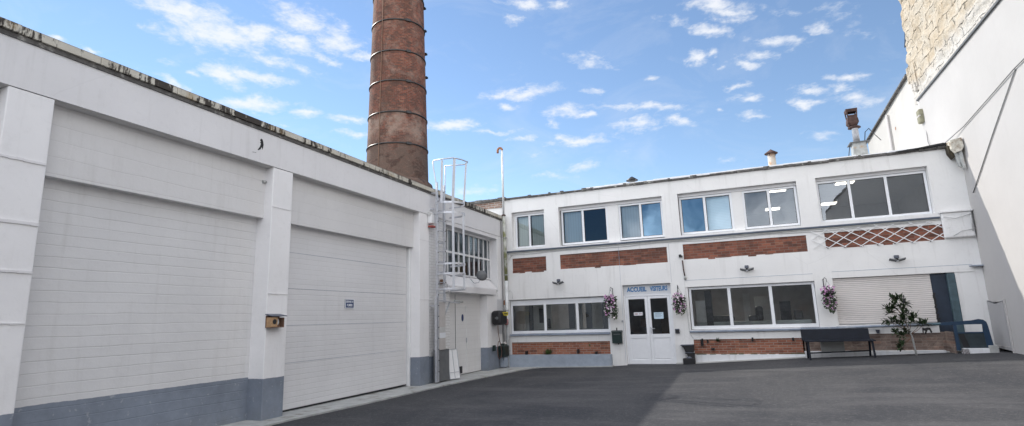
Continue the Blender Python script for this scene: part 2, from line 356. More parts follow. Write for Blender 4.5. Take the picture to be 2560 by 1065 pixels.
M['pink'] = plain('faded_pink', (.36, .17, .17), .6)
M['signblue'] = plain('sign_blue', (.012, .035, .13), .3, var=.05)
M['letterblue'] = plain('letter_blue', (.015, .17, .42), .45, var=.05)
M['yellow'] = plain('yellow_label', (.62, .50, .05), .5, var=.1)
M['paper'] = plain('paper', (.75, .77, .80), .7, var=.03)
M['ink'] = plain('ink', (.08, .09, .13), .7)
M['stain'] = plain('black_stain', (.02, .02, .022), .8)
M['cable'] = plain('grey_cable', (.19, .19, .19), .7)
M['cableshade'] = plain('cable_shadow_grey', (.25, .25, .25), .7)
M['cablew'] = plain('white_cable', (.55, .55, .54), .7)
M['concrete'] = plain('concrete', (.38, .385, .375), .9, var=.18, scale=4, bump=.5, bs=35, dirt=(.18, .165, .13), dscale=2.2, dthr=.56)
M['conk'] = plain('light_kerb', (.48, .48, .46), .9, var=.12, scale=5, bump=.4, bs=35)
M['lump'] = plaster('flaking_render', (.80, .79, .78), streak=.5, dirtcol=(.30, .27, .24), bumpd=.03)
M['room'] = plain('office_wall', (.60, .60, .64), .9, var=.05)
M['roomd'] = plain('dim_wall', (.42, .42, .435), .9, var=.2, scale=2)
M['roomw'] = plain('pale_partition', (.55, .57, .57), .8, var=.1)
M['roof'] = plain('roof_felt', (.62, .62, .62), .8, var=.15)
M['membrane'] = plain('bright_membrane', (.80, .81, .83), .7, var=.1)
M['flash'] = plain('weathered_flashing', (.10, .095, .09), .85, var=.5, scale=9, bump=.8, bs=25, dirt=(.42, .41, .38), dscale=5, dthr=.55)
M['leaf'] = plain('oleander_leaf', (.030, .052, .020), .5, var=.5, scale=25, bump=.05)
M['leaf2'] = plain('pale_leaf', (.10, .15, .05), .5, var=.4, scale=25, bump=.05)
M['pinkf'] = plain('pink_petals', (.56, .30, .50), .6, var=.2, scale=30, bump=.02)
M['whitef'] = plain('white_petals', (.78, .70, .74), .6, var=.1, scale=30, bump=.02)
M['purplef'] = plain('purple_petals', (.17, .04, .17), .6, var=.3, scale=30, bump=.02)
M['bark'] = plain('pale_bark', (.40, .40, .39), .8, var=.25, scale=20)
M['brickf'] = bricks('red_brick', 'xz', (.36, .135, .085), (.19, .075, .052), (.24, .18, .15), ms=.007, soot=.40, patch=2.4, wob=.022)
M['brickl'] = bricks('red_brick_clean', 'xz', (.40, .16, .10), (.27, .10, .065), (.34, .25, .20), .23, .072, .011, soot=.10, patch=2)
M['brickg'] = bricks('grey_brick', 'xz', (.26, .19, .16), (.19, .14, .12), (.25, .21, .18), .23, .072, .009, pale=.6, patch=2)
M['brickold'] = bricks('old_brick', 'xz', (.42, .28, .22), (.28, .16, .12), (.45, .42, .38), .23, .075, .016, soot=.4, patch=3)
CHX, CHY = -20.08, 29.88
M['chim'] = bricks('chimney_brick', 'xz', (.27, .082, .048), (.135, .048, .032), (.19, .135, .11), .27, .105, .011, soot=.70, sootcol=(.060, .036, .026), pale=.30, patch=.8, radial=(CHX, CHY, 2.0), wob=.03, weather=True)

def coping_mat():
    m, nt, out = newmat('stained_coping'); k = N(nt); p = k.pos(); x, y, z = k.sep(p)
    c = k.mix(k.noise(p, 3.0, 5), (.46, .42, .34), (.60, .58, .52))
    st = k.noise(k.comb(k.math('MULTIPLY', y, 9.0), k.math('MULTIPLY', z, 2.0), x), 1.0, 4, .75)
    big = k.noise(k.comb(k.math('MULTIPLY', y, .55), 3.3, 0), 1.0, 4, .7)
    lim = k.mr(y, 1.0, 11.0, .38, .54)
    t = k.math('ADD', st, k.math('MULTIPLY', k.math('SUBTRACT', big, .5), .7))
    c = k.mix(k.mr(k.math('SUBTRACT', t, lim), 0.0, .07), c, (.05, .042, .035))
    c = k.mix(k.mr(k.noise(p, 2.3, 3), .58, .7, 0, .55), c, (.36, .25, .11))
    c = k.mix(k.mr(z, 5.19, 5.21, 0, .75), c, (.045, .04, .036))
    k.bsdf(out, c, .9, 0, k.bump(k.noise(p, 25, 4), .6, .01)); return m
M['coping'] = coping_mat()

def asphalt():
    m, nt, out = newmat('asphalt'); k = N(nt); p = k.pos(); x, y, z = k.sep(p)
    agg = k.n('ShaderNodeTexVoronoi'); agg.inputs['Scale'].default_value = 75; k.l(p, agg.inputs[0])
    fine = k.noise(p, 60, 6, .8)
    blo = k.noise(k.mapv(p, (1, .45, 1), rot=(0, 0, .5)), .55, 5, .6, .5)
    blo2 = k.noise(k.mapv(p, (.35, 1.3, 1), rot=(0, 0, .15), loc=(4, 2, 0)), .9, 5, .65)
    c = k.mix(k.mr(fine, .3, .7), (.024, .0245, .029), (.074, .074, .077))
    c = k.mix(k.mr(agg.outputs['Color'], .62, .95, 0, .38), c, (.17, .16, .145))
    c = k.mix(k.mr(blo, .40, .58, .72, 0), c, (.024, .026, .032))
    c = k.mix(k.mr(blo2, .50, .64, 0, .62), c, (.094, .091, .093))
    # darker strip of asphalt along the two buildings
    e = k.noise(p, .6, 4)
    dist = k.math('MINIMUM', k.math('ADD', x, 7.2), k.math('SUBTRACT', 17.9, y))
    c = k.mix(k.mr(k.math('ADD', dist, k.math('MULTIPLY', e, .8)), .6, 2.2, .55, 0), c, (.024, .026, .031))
    c = k.mix(k.mr(k.noise(p, 7.5, 5, .75), .35, .65, .30, 0), c, (.028, .028, .031))
    c = k.mix(k.mr(k.noise(p, 14, 5, .85), .53, .66, 0, .55), c, (.132, .130, .132))
    c = k.mix(k.mr(k.noise(k.mapv(p, (1, 1, 1), (7, 3, 0)), 10, 5, .85), .55, .68, 0, .5), c, (.022, .022, .025))
    spk = k.noise(p, 17, 2, .5)
    c = k.mix(k.mr(spk, .74, .77, 0, .6), c, (.25, .23, .19))
    k.bsdf(out, c, .88, 0, k.bump(k.math('ADD', fine, k.math('MULTIPLY', agg.outputs['Distance'], -.6)), .5, .006), .35); return m
M['asphalt'] = asphalt()

def glass(name, tint=(.86, .88, .90), ior=2.05, rough=.012, gcol=(.82, .91, 1.0)):
    m, nt, out = newmat(name); k = N(nt)
    tr = k.n('ShaderNodeBsdfTransparent'); tr.inputs[0].default_value = c4(tint)
    gl = k.n('ShaderNodeBsdfGlossy'); gl.inputs['Roughness'].default_value = rough; gl.inputs[0].default_value = c4(gcol)
    nz = k.noise(k.pos(), 1.1, 2); k.l(k.bump(nz, .06, .05), gl.inputs['Normal'])
    fr = k.n('ShaderNodeFresnel'); fr.inputs[0].default_value = ior
    mx = k.n('ShaderNodeMixShader'); k.l(fr.outputs[0], mx.inputs[0]); k.l(tr.outputs[0], mx.inputs[1]); k.l(gl.outputs[0], mx.inputs[2])
    k.l(mx.outputs[0], out.inputs[0]); return m
M['glass'] = glass('window_glass')
M['glass_sky'] = glass('sky_reflection_glass', (.20, .46, .70), 3.0, gcol=(.42, .68, .95))  # blue of the reflected sky put into the pane's own colour
M['glassn'] = glass('navy_glass', (.10, .24, .42), 1.7, gcol=(.5, .72, 1))
M['glassd'] = glass('dark_glass', (.55, .58, .62), 1.8)
M['glassl'] = glass('lower_glass', (.9, .91, .9), 2.0)

def blind(name, col, vertical=True, sp=.09):
    m, nt, out = newmat(name); k = N(nt); x, y, z = k.sep(k.pos())
    u = k.math('FRACT', k.math('DIVIDE', x if vertical else z, sp))
    c = k.mix(k.mr(k.math('ABSOLUTE', k.math('SUBTRACT', u, .5)), .38, .5, 0, .5), col, mul(col, .6))
    k.bsdf(out, c, .8); return m
M['blind'] = blind('pale_blind', (.66, .76, .80)); M['blindg'] = blind('greenish_blind', (.56, .62, .56)); M['blindh'] = blind('venetian_blind', (.62, .80, .88), False, .05)
M['olive'] = plain('olive_curtain', (.33, .34, .20), .8)

def emis(name, col, s):
    m, nt, out = newmat(name); k = N(nt); e = k.n('ShaderNodeEmission'); e.inputs[0].default_value = c4(col); e.inputs[1].default_value = s
    k.l(e.outputs[0], out.inputs[0]); return m
M['tube'] = emis('lit_light_panel', (1.0, .93, .78), 2.6); M['tubew'] = emis('warm_light_panel', (1.0, .93, .82), 10.0)

def shutter_mat():
    m, nt, out = newmat('roller_shutter_slats'); k = N(nt); p = k.pos(); x, y, z = k.sep(p)
    zz = k.math('ADD', z, k.math('MULTIPLY', k.math('SUBTRACT', k.noise(k.mapv(p, (1.2, 1, 5)), 1.5, 3), .5), .035))
    u = k.math('FRACT', k.math('DIVIDE', zz, .052)); g = k.mr(k.math('ABSOLUTE', k.math('SUBTRACT', u, .5)), .30, .5)
    c = k.mix(k.math('MULTIPLY', g, .6), (.77, .72, .69), (.26, .25, .24))
    c = k.mix(k.mr(k.noise(p, 2.0, 5), .5, .75, 0, .35), c, (.50, .48, .44))
    k.bsdf(out, c, .6, 0, k.bump(k.math('SUBTRACT', 1.0, g), .8, .012)); return m
M['shutter'] = shutter_mat()

def stone_mat():
    m, nt, out = newmat('whitewashed_stone'); k = N(nt); p = k.pos(); x, y, z = k.sep(p)
    v = k.comb(k.math('MULTIPLY', y, 1.5), k.math('MULTIPLY', z, 2.5))
    nn = k.n('ShaderNodeTexNoise'); nn.inputs['Scale'].default_value = 2.0; nn.inputs['Detail'].default_value = 3; k.l(v, nn.inputs[0])
    ad = k.n('ShaderNodeVectorMath', operation='MULTIPLY_ADD'); k.l(nn.outputs[1], ad.inputs[0]); ad.inputs[1].default_value = (.5, .5, 0); k.l(v, ad.inputs[2])
    b = k.n('ShaderNodeTexBrick'); k.l(ad.outputs[0], b.inputs['Vector'])
    b.inputs['Scale'].default_value = 1; b.inputs['Brick Width'].default_value = 1.15; b.inputs['Row Height'].default_value = .92; b.inputs['Mortar Size'].default_value = .075; b.inputs['Mortar Smooth'].default_value = 1
    c = k.mix(k.mr(k.noise(p, 1.4, 6, .7), .35, .68), (.56, .51, .43), (.48, .39, .28))
    c = k.mix(k.mr(k.noise(p, 7.0, 5, .7), .55, .7, 0, .5), c, (.38, .27, .17))
    jn = k.math('MULTIPLY', b.outputs['Fac'], k.mr(k.noise(p, 3.4, 4, .7), .42, .60))
    c = k.mix(k.math('MULTIPLY', jn, .8), c, (.17, .15, .115))
    zb = k.math('ADD', z, k.math('MULTIPLY', k.noise(p, 1.2, 4), .9))
    c = k.mix(k.mr(zb, 9.0, 9.35, .75, 0), c, (.58, .56, .53))
    h = k.math('SUBTRACT', k.math('ADD', k.math('MULTIPLY', k.noise(p, 5, 6, .7), 1.3), k.noise(p, 1.5, 3)), k.math('MULTIPLY', jn, .9))
    k.bsdf(out, c, .9, 0, k.bump(h, 1.0, .06), .2); return m
M['stone'] = stone_mat()

# ------------------------------------------------------------------ ground
def sstep(a, b, t):
    t = max(0, min(1, (t-a)/(b-a))); return t*t*(3-2*t)
PROF = [(-900, .0), (-7.6, .005), (-4, .052), (-3.55, .085), (-1.5, .14), (1.5, .30), (4.7, .42), (5.8, .46), (900, .46)]
def gz(x, y):
    for (a, b), (c, d) in zip(PROF, PROF[1:]):
        if a <= x <= c: h = b+(d-b)*(x-a)/(c-a); break
    w = sstep(5.5, 17.6, y)
    if y > 18.02: w = 0
    return (.045*(1-w)+h*w)*(1 if y < 18.02 else 0)-(0 if y < 18.02 else .1)
xs = [-400, -120, -40, -20, -9]+[-8+.4*i for i in range(36)]+[6.6, 9, 20, 60, 160, 400]
ys = [-400, -120, -40, -16, -8, -2]+[.0+.5*i for i in range(36)]+[18.0, 18.05, 20, 30, 60, 150, 400]
g = MB()
g.add([(x, y, gz(x, y)) for y in ys for x in xs], [(j*len(xs)+i, j*len(xs)+i+1, (j+1)*len(xs)+i+1, (j+1)*len(xs)+i) for j in range(len(ys)-1) for i in range(len(xs)-1)], True)
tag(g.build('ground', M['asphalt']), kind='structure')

def sheet(name, inner, outer, mat, th=.02, side=.04):
    """thin strip between two polylines, laid a little above the asphalt"""
    m = MB(); n = len(inner); top = []
    for (x, y) in inner: top.append((x, y, gz(x, min(y, 18))+th))
    for (x, y) in outer: top.append((x, y, gz(x, min(y, 18))+th))
    fs = [(i, i+1, n+i+1, n+i) for i in range(n-1)]
    m.add(top, fs)
    low = [(x, y, z-side) for x, y, z in top[n:]]
    m.add(top[n:]+low, [(i, i+1, n+i+1, n+i) for i in range(n-1)])
    return m.build(name, mat)
op = [(-7.20, -3), (-7.20, 5), (-7.22, 7), (-7.24, 7.7), (-7.13, 9.4), (-7.10, 11), (-7.08, 12.5), (-6.96, 14.3), (-6.74, 16.1), (-6.55, 17.2), (-6.3, 17.70), (-5.6, 17.74), (-4.6, 17.70), (-3.95, 17.74)]
ip = [(-8.1, -3), (-8.1, 5), (-8.1, 7), (-8.1, 7.7), (-8.1, 9.4), (-8.1, 11), (-8.1, 12.5), (-8.1, 14.3), (-8.1, 16.1), (-8.1, 17.2), (-7.9, 17.98), (-5.6, 17.98), (-4.6, 17.98), (-3.95, 17.98)]
tag(sheet('pavement', ip, op, M['concrete'], .028), kind='structure')
k2 = [(-2.05+i*.25, 17.86) for i in range(32)]
tag(sheet('kerb', [(x, 17.99) for x, y in k2], [(x, 17.86-.02*math.sin(x*3)) for x, y in k2], M['conk'], .03), kind='structure')

# ------------------------------------------------------------------ left building : the garage wing
XF = -7.63
gar = thing('garage_building', (-7.63, 8, 0), 'long low white garage wing with big sectional door bays and blue-grey plinth', 'building')
MB().box(-8.05, XF, -4, 17.98, 4.46, 5.10).build('beam', M['beam'], gar)
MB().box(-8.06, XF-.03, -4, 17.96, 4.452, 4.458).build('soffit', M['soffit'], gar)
cp = MB(); yy = -4.0
while yy < 17.9:
    L = min(.95+random.uniform(-.1, .2), 17.93-yy)
    cp.box(-8.15, XF+.055+random.uniform(-.006, .006), yy, yy+L-.006, 5.10, 5.21+random.uniform(-.006, .007), .008); yy += L
cp.build('coping', M['coping'], gar)
MB().box(-8.4, XF+.02, -4, 17.96, 5.04, 5.097).build('drip_edge', M['flash'], gar)
r = MB(); r.box(-26, -8.06, -4, 17.98, 4.7, 5.12); r.build('roof', M['roof'], gar)
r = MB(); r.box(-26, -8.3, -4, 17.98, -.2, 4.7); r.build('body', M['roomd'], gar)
for (a, b) in ((-1.2, -.74), (3.42, 3.90), (7.42, 7.90), (12.40, 12.88)):
    p = MB(); n = 14; pts = []
    p.box(-8.12, XF-.006, a, b, -.2, 4.452, .012)
    po = p.build('pillar', M['garage'], gar)
    for z, hh, pr in (((3.60, .03, .006), (2.86, .035, .008), (2.30, .03, .007), (1.72, .02, .004)) if a == 3.42 else ((3.72, .012, .0015), (2.17, .014, .003))):
        j = MB(); n = 6; L = (b-a-.02)/n
        for q in range(n): j.box(XF-.0055, XF+pr, a+.01+q*L, a+.01+(q+1)*L, z+random.uniform(-.004, .004), z+hh+random.uniform(-.003, .003))
        j.build('joint', M['beam'], po)
for (a, b) in ((-4, -1.2), (-.74, 3.42), (3.90, 7.42)):
    MB().box(-8.25, -7.82, a, b, 3.53, 4.452).build('upper_panel', M['bayU'], gar)
    MB().box(-8.25, -7.97, a, b, -.2, 3.53).build('bay_wall', M['bayA'], gar)
d = MB().box(-8.25, -7.82, 7.90, 12.40, 3.53, 4.452).build('upper_panel', M['bayU'], gar)
gd = MB().box(-8.2, -7.97, 7.93, 12.31, .085, 3.53).build('garage_door', M['bayB'], gar)
mm = MB(); mm.box(-7.972, -7.955, 7.95, 12.30, .075, .10); mm.build('bottom_seal', M['black'], gd)
mm = MB(); mm.box(-8.2, -7.90, 12.33, 12.395, -.1, 3.52, .006); mm.build('door_frame', M['white'], gar)
for z in (.93, 1.62, 2.31, 3.0): MB().box(-7.9705, -7.9668, 7.96, 12.28, z, z+.006).build('section_joint', M['sillm'], gd)
# painted brick part, side bay with the long window and the side door
w = MB(); wall_grid(w, 12.88, 17.98, -.2, 4.46, [(13.86, 17.42, 2.55, 4.46-.0), (14.05, 16.52, -.3, 2.40)], XF-.035, -7.95, axis='x')
w.build('brick_wall', M['pbrick'], gar)
MB().box(-7.952, XF-.012, 17.415, 17.975, -.2, 4.452).build('corner_pier', M['garage'], gar)
MB().box(-7.952, XF-.012, 16.505, 17.414, -.2, 2.38).build('corner_pier', M['garage'], gar)
MB().box(-7.953, XF-.012, 13.855, 17.414, 4.34, 4.452).build('lintel', M['beam'], gar)
MB().prism([(-7.97, 2.93), (-7.90, 2.93), (XF+.02, 2.62), (XF+.02, 2.60), (-7.97, 2.60)], 'y', 13.88, 17.30).build('sloping_sill', M['beam'], gar)
MB().box(-7.97, XF+.07, 13.80, 17.08, 2.42, 2.60, .008).build('canopy_slab', M['beam'], gar)
sw = MB()
Y0, Y1, Z0, Z1 = 14.0, 17.42, 2.95, 4.34
XW = -7.90
sw.box(XW-.05, XW, Y0, Y1, Z0, Z0+.05); sw.box(XW-.05, XW, Y0, Y1, Z1-.06, Z1); sw.box(XW-.05, XW, Y0, Y1, 3.60, 3.66)
ms = [14.0, 14.37, 14.72, 15.08, 15.44, 15.79, 16.14, 16.50, 16.86, 17.20]
for y in ms: sw.box(XW-.052, XW+.002, y, y+.045, Z0+.05, 3.60); sw.box(XW-.052, XW+.002, y, y+.045, 3.66, Z1-.06)
sw.box(XW-.052, XW+.002, Y1-.05, Y1, Z0+.05, Z1-.06)
swo = sw.build('window', M['white'], gar)
gl = MB(); gl.add([(XW-.03, Y0, Z0), (XW-.03, Y1, Z0), (XW-.03, Y1, Z1), (XW-.03, Y0, Z1)], [(0, 1, 2, 3)]); gl.build('pane', M['glassd'], swo)
for a, b, c_, d_ in ((14.02, 14.42, 2.97, 3.6), (15.12, 15.85, 2.97, 3.6)): MB().box(XW-.12, XW-.10, a, b, c_, d_).build('curtain', M['olive'], swo)
for a, b, c_, d_ in ((14.5, 14.85, 3.62, 4.3), (15.8, 16.15, 3.7, 4.28), (16.2, 16.5, 3.62, 4.3), (16.9, 17.25, 2.98, 4.3), (14.85, 15.1, 3.0, 3.5)): MB().box(XW-.12, XW-.10, a, b, c_, d_).build('blind', M['blindg'], swo)
ro = MB(); ro.box(-8.29, -8.2, 13.6, 17.9, 2.6, 4.4); ro.build('room_back', M['roomd'], gar)
# side door
sd = MB().box(-8.05, -7.90, 14.05, 16.52, .06, 2.41).build('side_door', M['sdoor'], gar)
wk = MB()
def frame_yz(mb, x0, x1, a, b, c_, d_, t):
    mb.box(x0, x1, a, a+t, c_, d_); mb.box(x0, x1, b-t, b, c_, d_); mb.box(x0, x1, a+t, b-t, c_, c_+t); mb.box(x0, x1, a+t, b-t, d_-t, d_)
frame_yz(wk, -7.90, -7.888, 14.86, 15.52, .10, 2.06, .022); wk.build('wicket_frame', M['white'], sd)
MB().box(-7.902, -7.894, 14.80, 14.815, .08, 2.38).build('door_gap', M['dark'], sd)
MB().box(-7.89, -7.86, 15.46, 15.50, .96, 1.10, .005).build('handle', M['galv'], sd)
MB().box(-7.90, -7.885, 15.0, 15.19, .09, .29).build('cat_flap', M['black'], sd)
e = MB(); e.disc((-7.884, 15.26, 1.70), (1, 0, 0), .055, 24, .105)
e.prism([(15.26+.055*math.cos(t*math.pi/12), 1.70+.105*math.sin(t*math.pi/12)) for t in range(24)], 'x', -7.899, -7.885)
e.build('number_plate', M['signblue'], sd)
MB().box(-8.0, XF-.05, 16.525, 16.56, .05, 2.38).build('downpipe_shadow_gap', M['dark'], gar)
e = MB().box(-7.975, -7.955, 9.90, 10.19, 1.955, 2.145, .004)
sg = e.build('door_sign', M['signblue'], gar)
e = MB(); frame_yz(e, -7.956, -7.951, 9.895, 10.195, 1.95, 2.15, .014); e.build('sign_border', M['paper'], sg)
text_mesh('lettering', 'DÉFENSE DE', .062, M['paper'], sg, (-7.954, 10.045, 2.09), (0, 1, 0), .002, .72, .001)
text_mesh('lettering', 'FUMER', .072, M['paper'], sg, (-7.954, 10.045, 2.015), (0, 1, 0), .002, .85, .002)
# dark flaked patch high on the beam
q = [(0, .16), (.035, .20), (.075, .185), (.10, .12), (.115, .05), (.10, -.03), (.085, -.09), (.075, -.045), (.05, -.03), (.03, -.09), (-.03, -.13), (-.06, -.125), (-.02, -.07), (.005, -.03), (.02, .02), (.03, .07), (-.005, .085), (.03, .105), (.01, .13)]
MB().prism([(7.07+a*.72, 4.76+b*.68) for a, b in q], 'x', XF-.002, XF+.003).build('flaked_patch', M['stain'], gar)
MB().prism([(6.92, 4.60), (7.00, 4.612), (7.0, 4.618), (6.92, 4.607)], 'x', XF-.002, XF+.003).build('scratch', M['grey'], gar)

# ------------------------------------------------------------------ chimney
ch = thing('factory_chimney', (CHX, CHY, 0), 'tall round red-brick factory chimney with iron bands rising behind the garage wing', 'chimney')
rz = lambda z: 2.0-(z-11)*(.3/12.6)
cb = MB(); prof = [(rz(z), z) for z in [0+i*.5 for i in range(52)]]
cb.lathe((CHX, CHY, 0), prof, 72); cb.build('shaft', M['chim'], ch)
MB().lathe((CHX, CHY, 0), [(2.32, 0), (2.32, 10.0), (2.27, 10.35), (2.1, 10.5)], 48).build('plinth', M['chim'], ch)
for z in (12.70, 14.78, 16.92, 19.02, 21.25, 23.4):
    rr = rz(z)
    b = MB().lathe((CHX, CHY, z), [(rr+.0, -.04), (rr+.05, -.04), (rr+.055, 0), (rr+.05, .04), (rr+.0, .04)], 64, False)
    a = math.atan2(-.83, .56)+.35
    b.obox((CHX+(rr+.05)*math.cos(a), CHY+(rr+.05)*math.sin(a), z), (math.cos(a), math.sin(a), 0), (-math.sin(a), math.cos(a), 0), (0, 0, 1), .06, .16, .08)
    b.build('iron_band', M['iron'], ch)
for off, nm in ((-.62, 'lightning_conductor'),):
    a = math.atan2(-CHY, -CHX)+off
    MB().tube([(CHX+(rz(z)+.035)*math.cos(a), CHY+(rz(z)+.035)*math.sin(a), z) for z in (9, 12, 15, 18, 21, 25)], .022, 6).build(nm, M['woodd'], ch)
a = math.atan2(-CHY, -CHX)+1.5
st = MB()
for i in range(12):
    z = 17.9+i*1.72
    if z < 25: MB().box(CHX+rz(z)*math.cos(a)-.08, CHX+rz(z)*math.cos(a)+.14, CHY+rz(z)*math.sin(a)-.1, CHY+rz(z)*math.sin(a)+.1, z, z+.12).build('iron_bracket', M['black'], ch)

# ------------------------------------------------------------------ office building (facade at y = 18)
YF = 18.0
off = thing('office_building', (-1, YF, 0), 'two-storey white office wing with ribbon windows and red-brick panels, across the yard', 'building')
H = {'w1': (-7.30, -6.08, 4.03, 5.33), 'w23': (-5.56, -2.09, 4.0, 5.345), 'w45': (-1.60, 1.80, 4.03, 5.36), 'w6': (2.30, 5.03, 4.06, 5.385),
     'l1': (-7.48, -4.00, 1.10, 2.245), 'l2': (-1.54, 1.93, 1.12, 2.405), 'door': (-3.54, -2.04, .0, 2.57), 'shut': (2.375, 4.68, 1.165, 2.455), 'blue': (4.68, 5.215, .30, 2.455),
     'b1': (-7.32, -6.08, 3.20, 3.69), 'b2': (-5.58, -2.06, 3.215, 3.70), 'b3': (-1.57, 1.87, 3.26, 3.735), 'b4': (2.34, 5.14, 3.33, 3.755),
     'bl': (-7.44, -4.05, .41, .83), 'br': (-1.50, 1.46, .40, .835), 'br2': (1.46, 4.77, .46, .915)}
w = MB(); wall_grid(w, -9.9, 5.82, -.3, 5.82, list(H.values()), YF, YF+.30)
w.build('wall', M['facade'], off)
def ibox(mb, x0, x1, y0, y1, z0, z1, open_front=True):
    """inside of a room, open towards -y"""
    vs = [(x, y, z) for z in (z0, z1) for y in (y0, y1) for x in (x0, x1)]
    mb.add(vs, [(0, 1, 3, 2), (4, 6, 7, 5), (2, 3, 7, 6), (0, 2, 6, 4), (1, 5, 7, 3)])
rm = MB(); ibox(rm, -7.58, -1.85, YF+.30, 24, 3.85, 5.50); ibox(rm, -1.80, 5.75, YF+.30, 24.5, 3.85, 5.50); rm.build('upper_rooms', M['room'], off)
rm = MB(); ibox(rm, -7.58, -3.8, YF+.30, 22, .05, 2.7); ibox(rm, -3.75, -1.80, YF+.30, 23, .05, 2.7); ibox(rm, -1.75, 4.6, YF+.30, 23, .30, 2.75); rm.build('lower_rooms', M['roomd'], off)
MB().box(-9.9, 5.75, YF+.30, 25, 5.52, 5.83).build('roof_slab', M['roof'], off)
# brick panels sit 25 mm behind the render; the lowest course sticks out unevenly
def brick_panel(key, mat, ragged=True):
    x0, x1, z0, z1 = H[key]
    b = MB().box(x0-.02, x1+.02, YF+.028, YF+.2, z0-.02, z1+.02)
    if ragged:
        x = x0
        while x < x1-.2:
            L = random.choice([.23, .23, .46])
            if random.random() < .40: b.box(x+random.uniform(0, .03), min(x+L, x1), YF-.006, YF+.03, z0-random.choice([.012, .02, .035]), z0+.05)
            x += L
    return b.build('brick_panel', mat, off)
for kx in ('b1', 'b2', 'b3', 'b4'): brick_panel(kx, M['brickf'])
brick_panel('bl', M['brickl'], False); brick_panel('br', M['brickl'], False); brick_panel('br2', M['brickg'], False)
# roof edge: dark weathered flashing with a bright membrane above
fl = MB(); x = -7.9
while x < 5.55:
    L = random.uniform(.25, .8); x2 = min(x+L, 5.6)
    fl.box(x, x2, YF-.045-random.uniform(0, .02), YF+.12, 5.812-random.uniform(0, .018), 5.868+random.uniform(-.014, .014), .012)
    if random.random() < .5: fl.box(x, x+random.uniform(.06, .2), YF-.07, YF+.0, 5.80, 5.885+random.uniform(0, .015), .01)
    x = x2
fl.build('roof_edge', M['flash'], off)
mb_ = MB(); x = -4.6
while x < 5.0:
    L = random.uniform(.3, .9); mb_.box(x, x+L, YF+.02, YF+.34, 5.845, 5.925+random.uniform(-.012, .014), .012); x += L
mb_.build('roof_membrane', M['membrane'], off)
bo = MB().box(-9.9, -7.66, YF-.03, YF+.28, 5.55, 5.80).build('brick_parapet', M['brickold'], off)
e = MB(); x = -9.9
while x < -7.5:
    e.box(x, x+.3, YF-.10, YF+.32, 5.79+random.uniform(-.01, .01), 5.90+random.uniform(-.015, .02), .02); x += .3
e.build('slate_cap', M['flash'], off)
# ledge under the upper windows with conduit
MB().box(-7.52, 5.10, YF-.07, YF+.0-.001, 3.905, 3.955, .008).build('ledge', M['ledge'], off)
MB().box(-7.52, 5.10, YF-.035, YF-.001, 3.868, 3.903).build('ledge_bed', M['conk'], off)
cn = MB(); pts = []
x = -7.4
while x < 5.0: pts.append((x, YF-.02, 3.83+.018*math.sin(x*2.1)+random.uniform(-.008, .008))); x += .28
cn.tube(pts, .008, 5); cn.tube([(-7.45, YF-.03, 3.86), (-7.5, YF-.05, 3.75), (-7.42, YF-.05, 3.66), (-7.38, YF-.03, 3.74), (-7.3, YF-.02, 3.82)], .01, 5)
cn.build('conduit', M['cablew'], off)
# lintel bands and joints
MB().box(2.395, 5.62, YF-.018, YF-.001, 2.46, 2.635).build('lintel_band', M['facade'], off)
MB().box(-1.60, 1.91, YF-.018, YF-.001, 2.41, 2.61).build('lintel_band', M['facade'], off)
MB().box(-7.56, -3.98, YF-.012, YF-.001, 2.25, 2.262).build('joint', M['grey'], off)
MB().box(2.395, 5.62, YF-.020, YF-.001, 2.636, 2.645).build('joint', M['sillm'], off); MB().box(-1.60, 1.91, YF-.020, YF-.001, 2.611, 2.620).build('joint', M['sillm'], off)
for q in ((-3.585, -3.579, YF-.004, YF-.001, .15, 3.2), (-2.0, -1.995, YF-.004, YF-.001, 2.6, 3.8), (-3.585, -3.578, YF-.004, YF+.02, 3.21, 3.86)): MB().box(*q).build('crack', M['sillm'], off)
MB().box(5.55, 5.815, YF-.14, YF-.001, 2.585, 2.612).build('corner_ledge', M['sillm'], off)
# base
pb = MB(); pl_ = [(-7.52, 17.985), (-7.52, 17.78), (-4.13, 17.78), (-4.06, 17.80), (-4.015, 17.85), (-4.0, 17.92), (-4.0, 17.985)]
pb.prism(pl_, 'z', -.1, .425); pb.build('planter_wall', M['plant'], off)
MB().box(-7.50, -4.05, 17.80, 17.97, .426, .432).build('planter_top', M['sillm'], off)
MB().box(-1.50, 1.46, YF-.035, YF-.001, -.1, .395, .006).build('plinth', M['plinth'], off)
MB().box(1.46, 4.70, YF-.20, YF-.001, .1, .475, .01).build('plinth', M['plinth'], off)
MB().box(4.775, 4.83, YF-.55, YF+.0-.001, .2, .95, .006).build('brick_pier', M['brickg'], off)
e = MB(); x = -1.45
while x < 1.4:
    e.box(x, x+random.uniform(.1, .3), YF-.04, YF+.02, .395, .40+random.uniform(.003, .02), .004); x += random.uniform(.15, .4)
e.build('moss_line', plain('moss', (.09, .085, .035), .95, var=.4, scale=20), off)

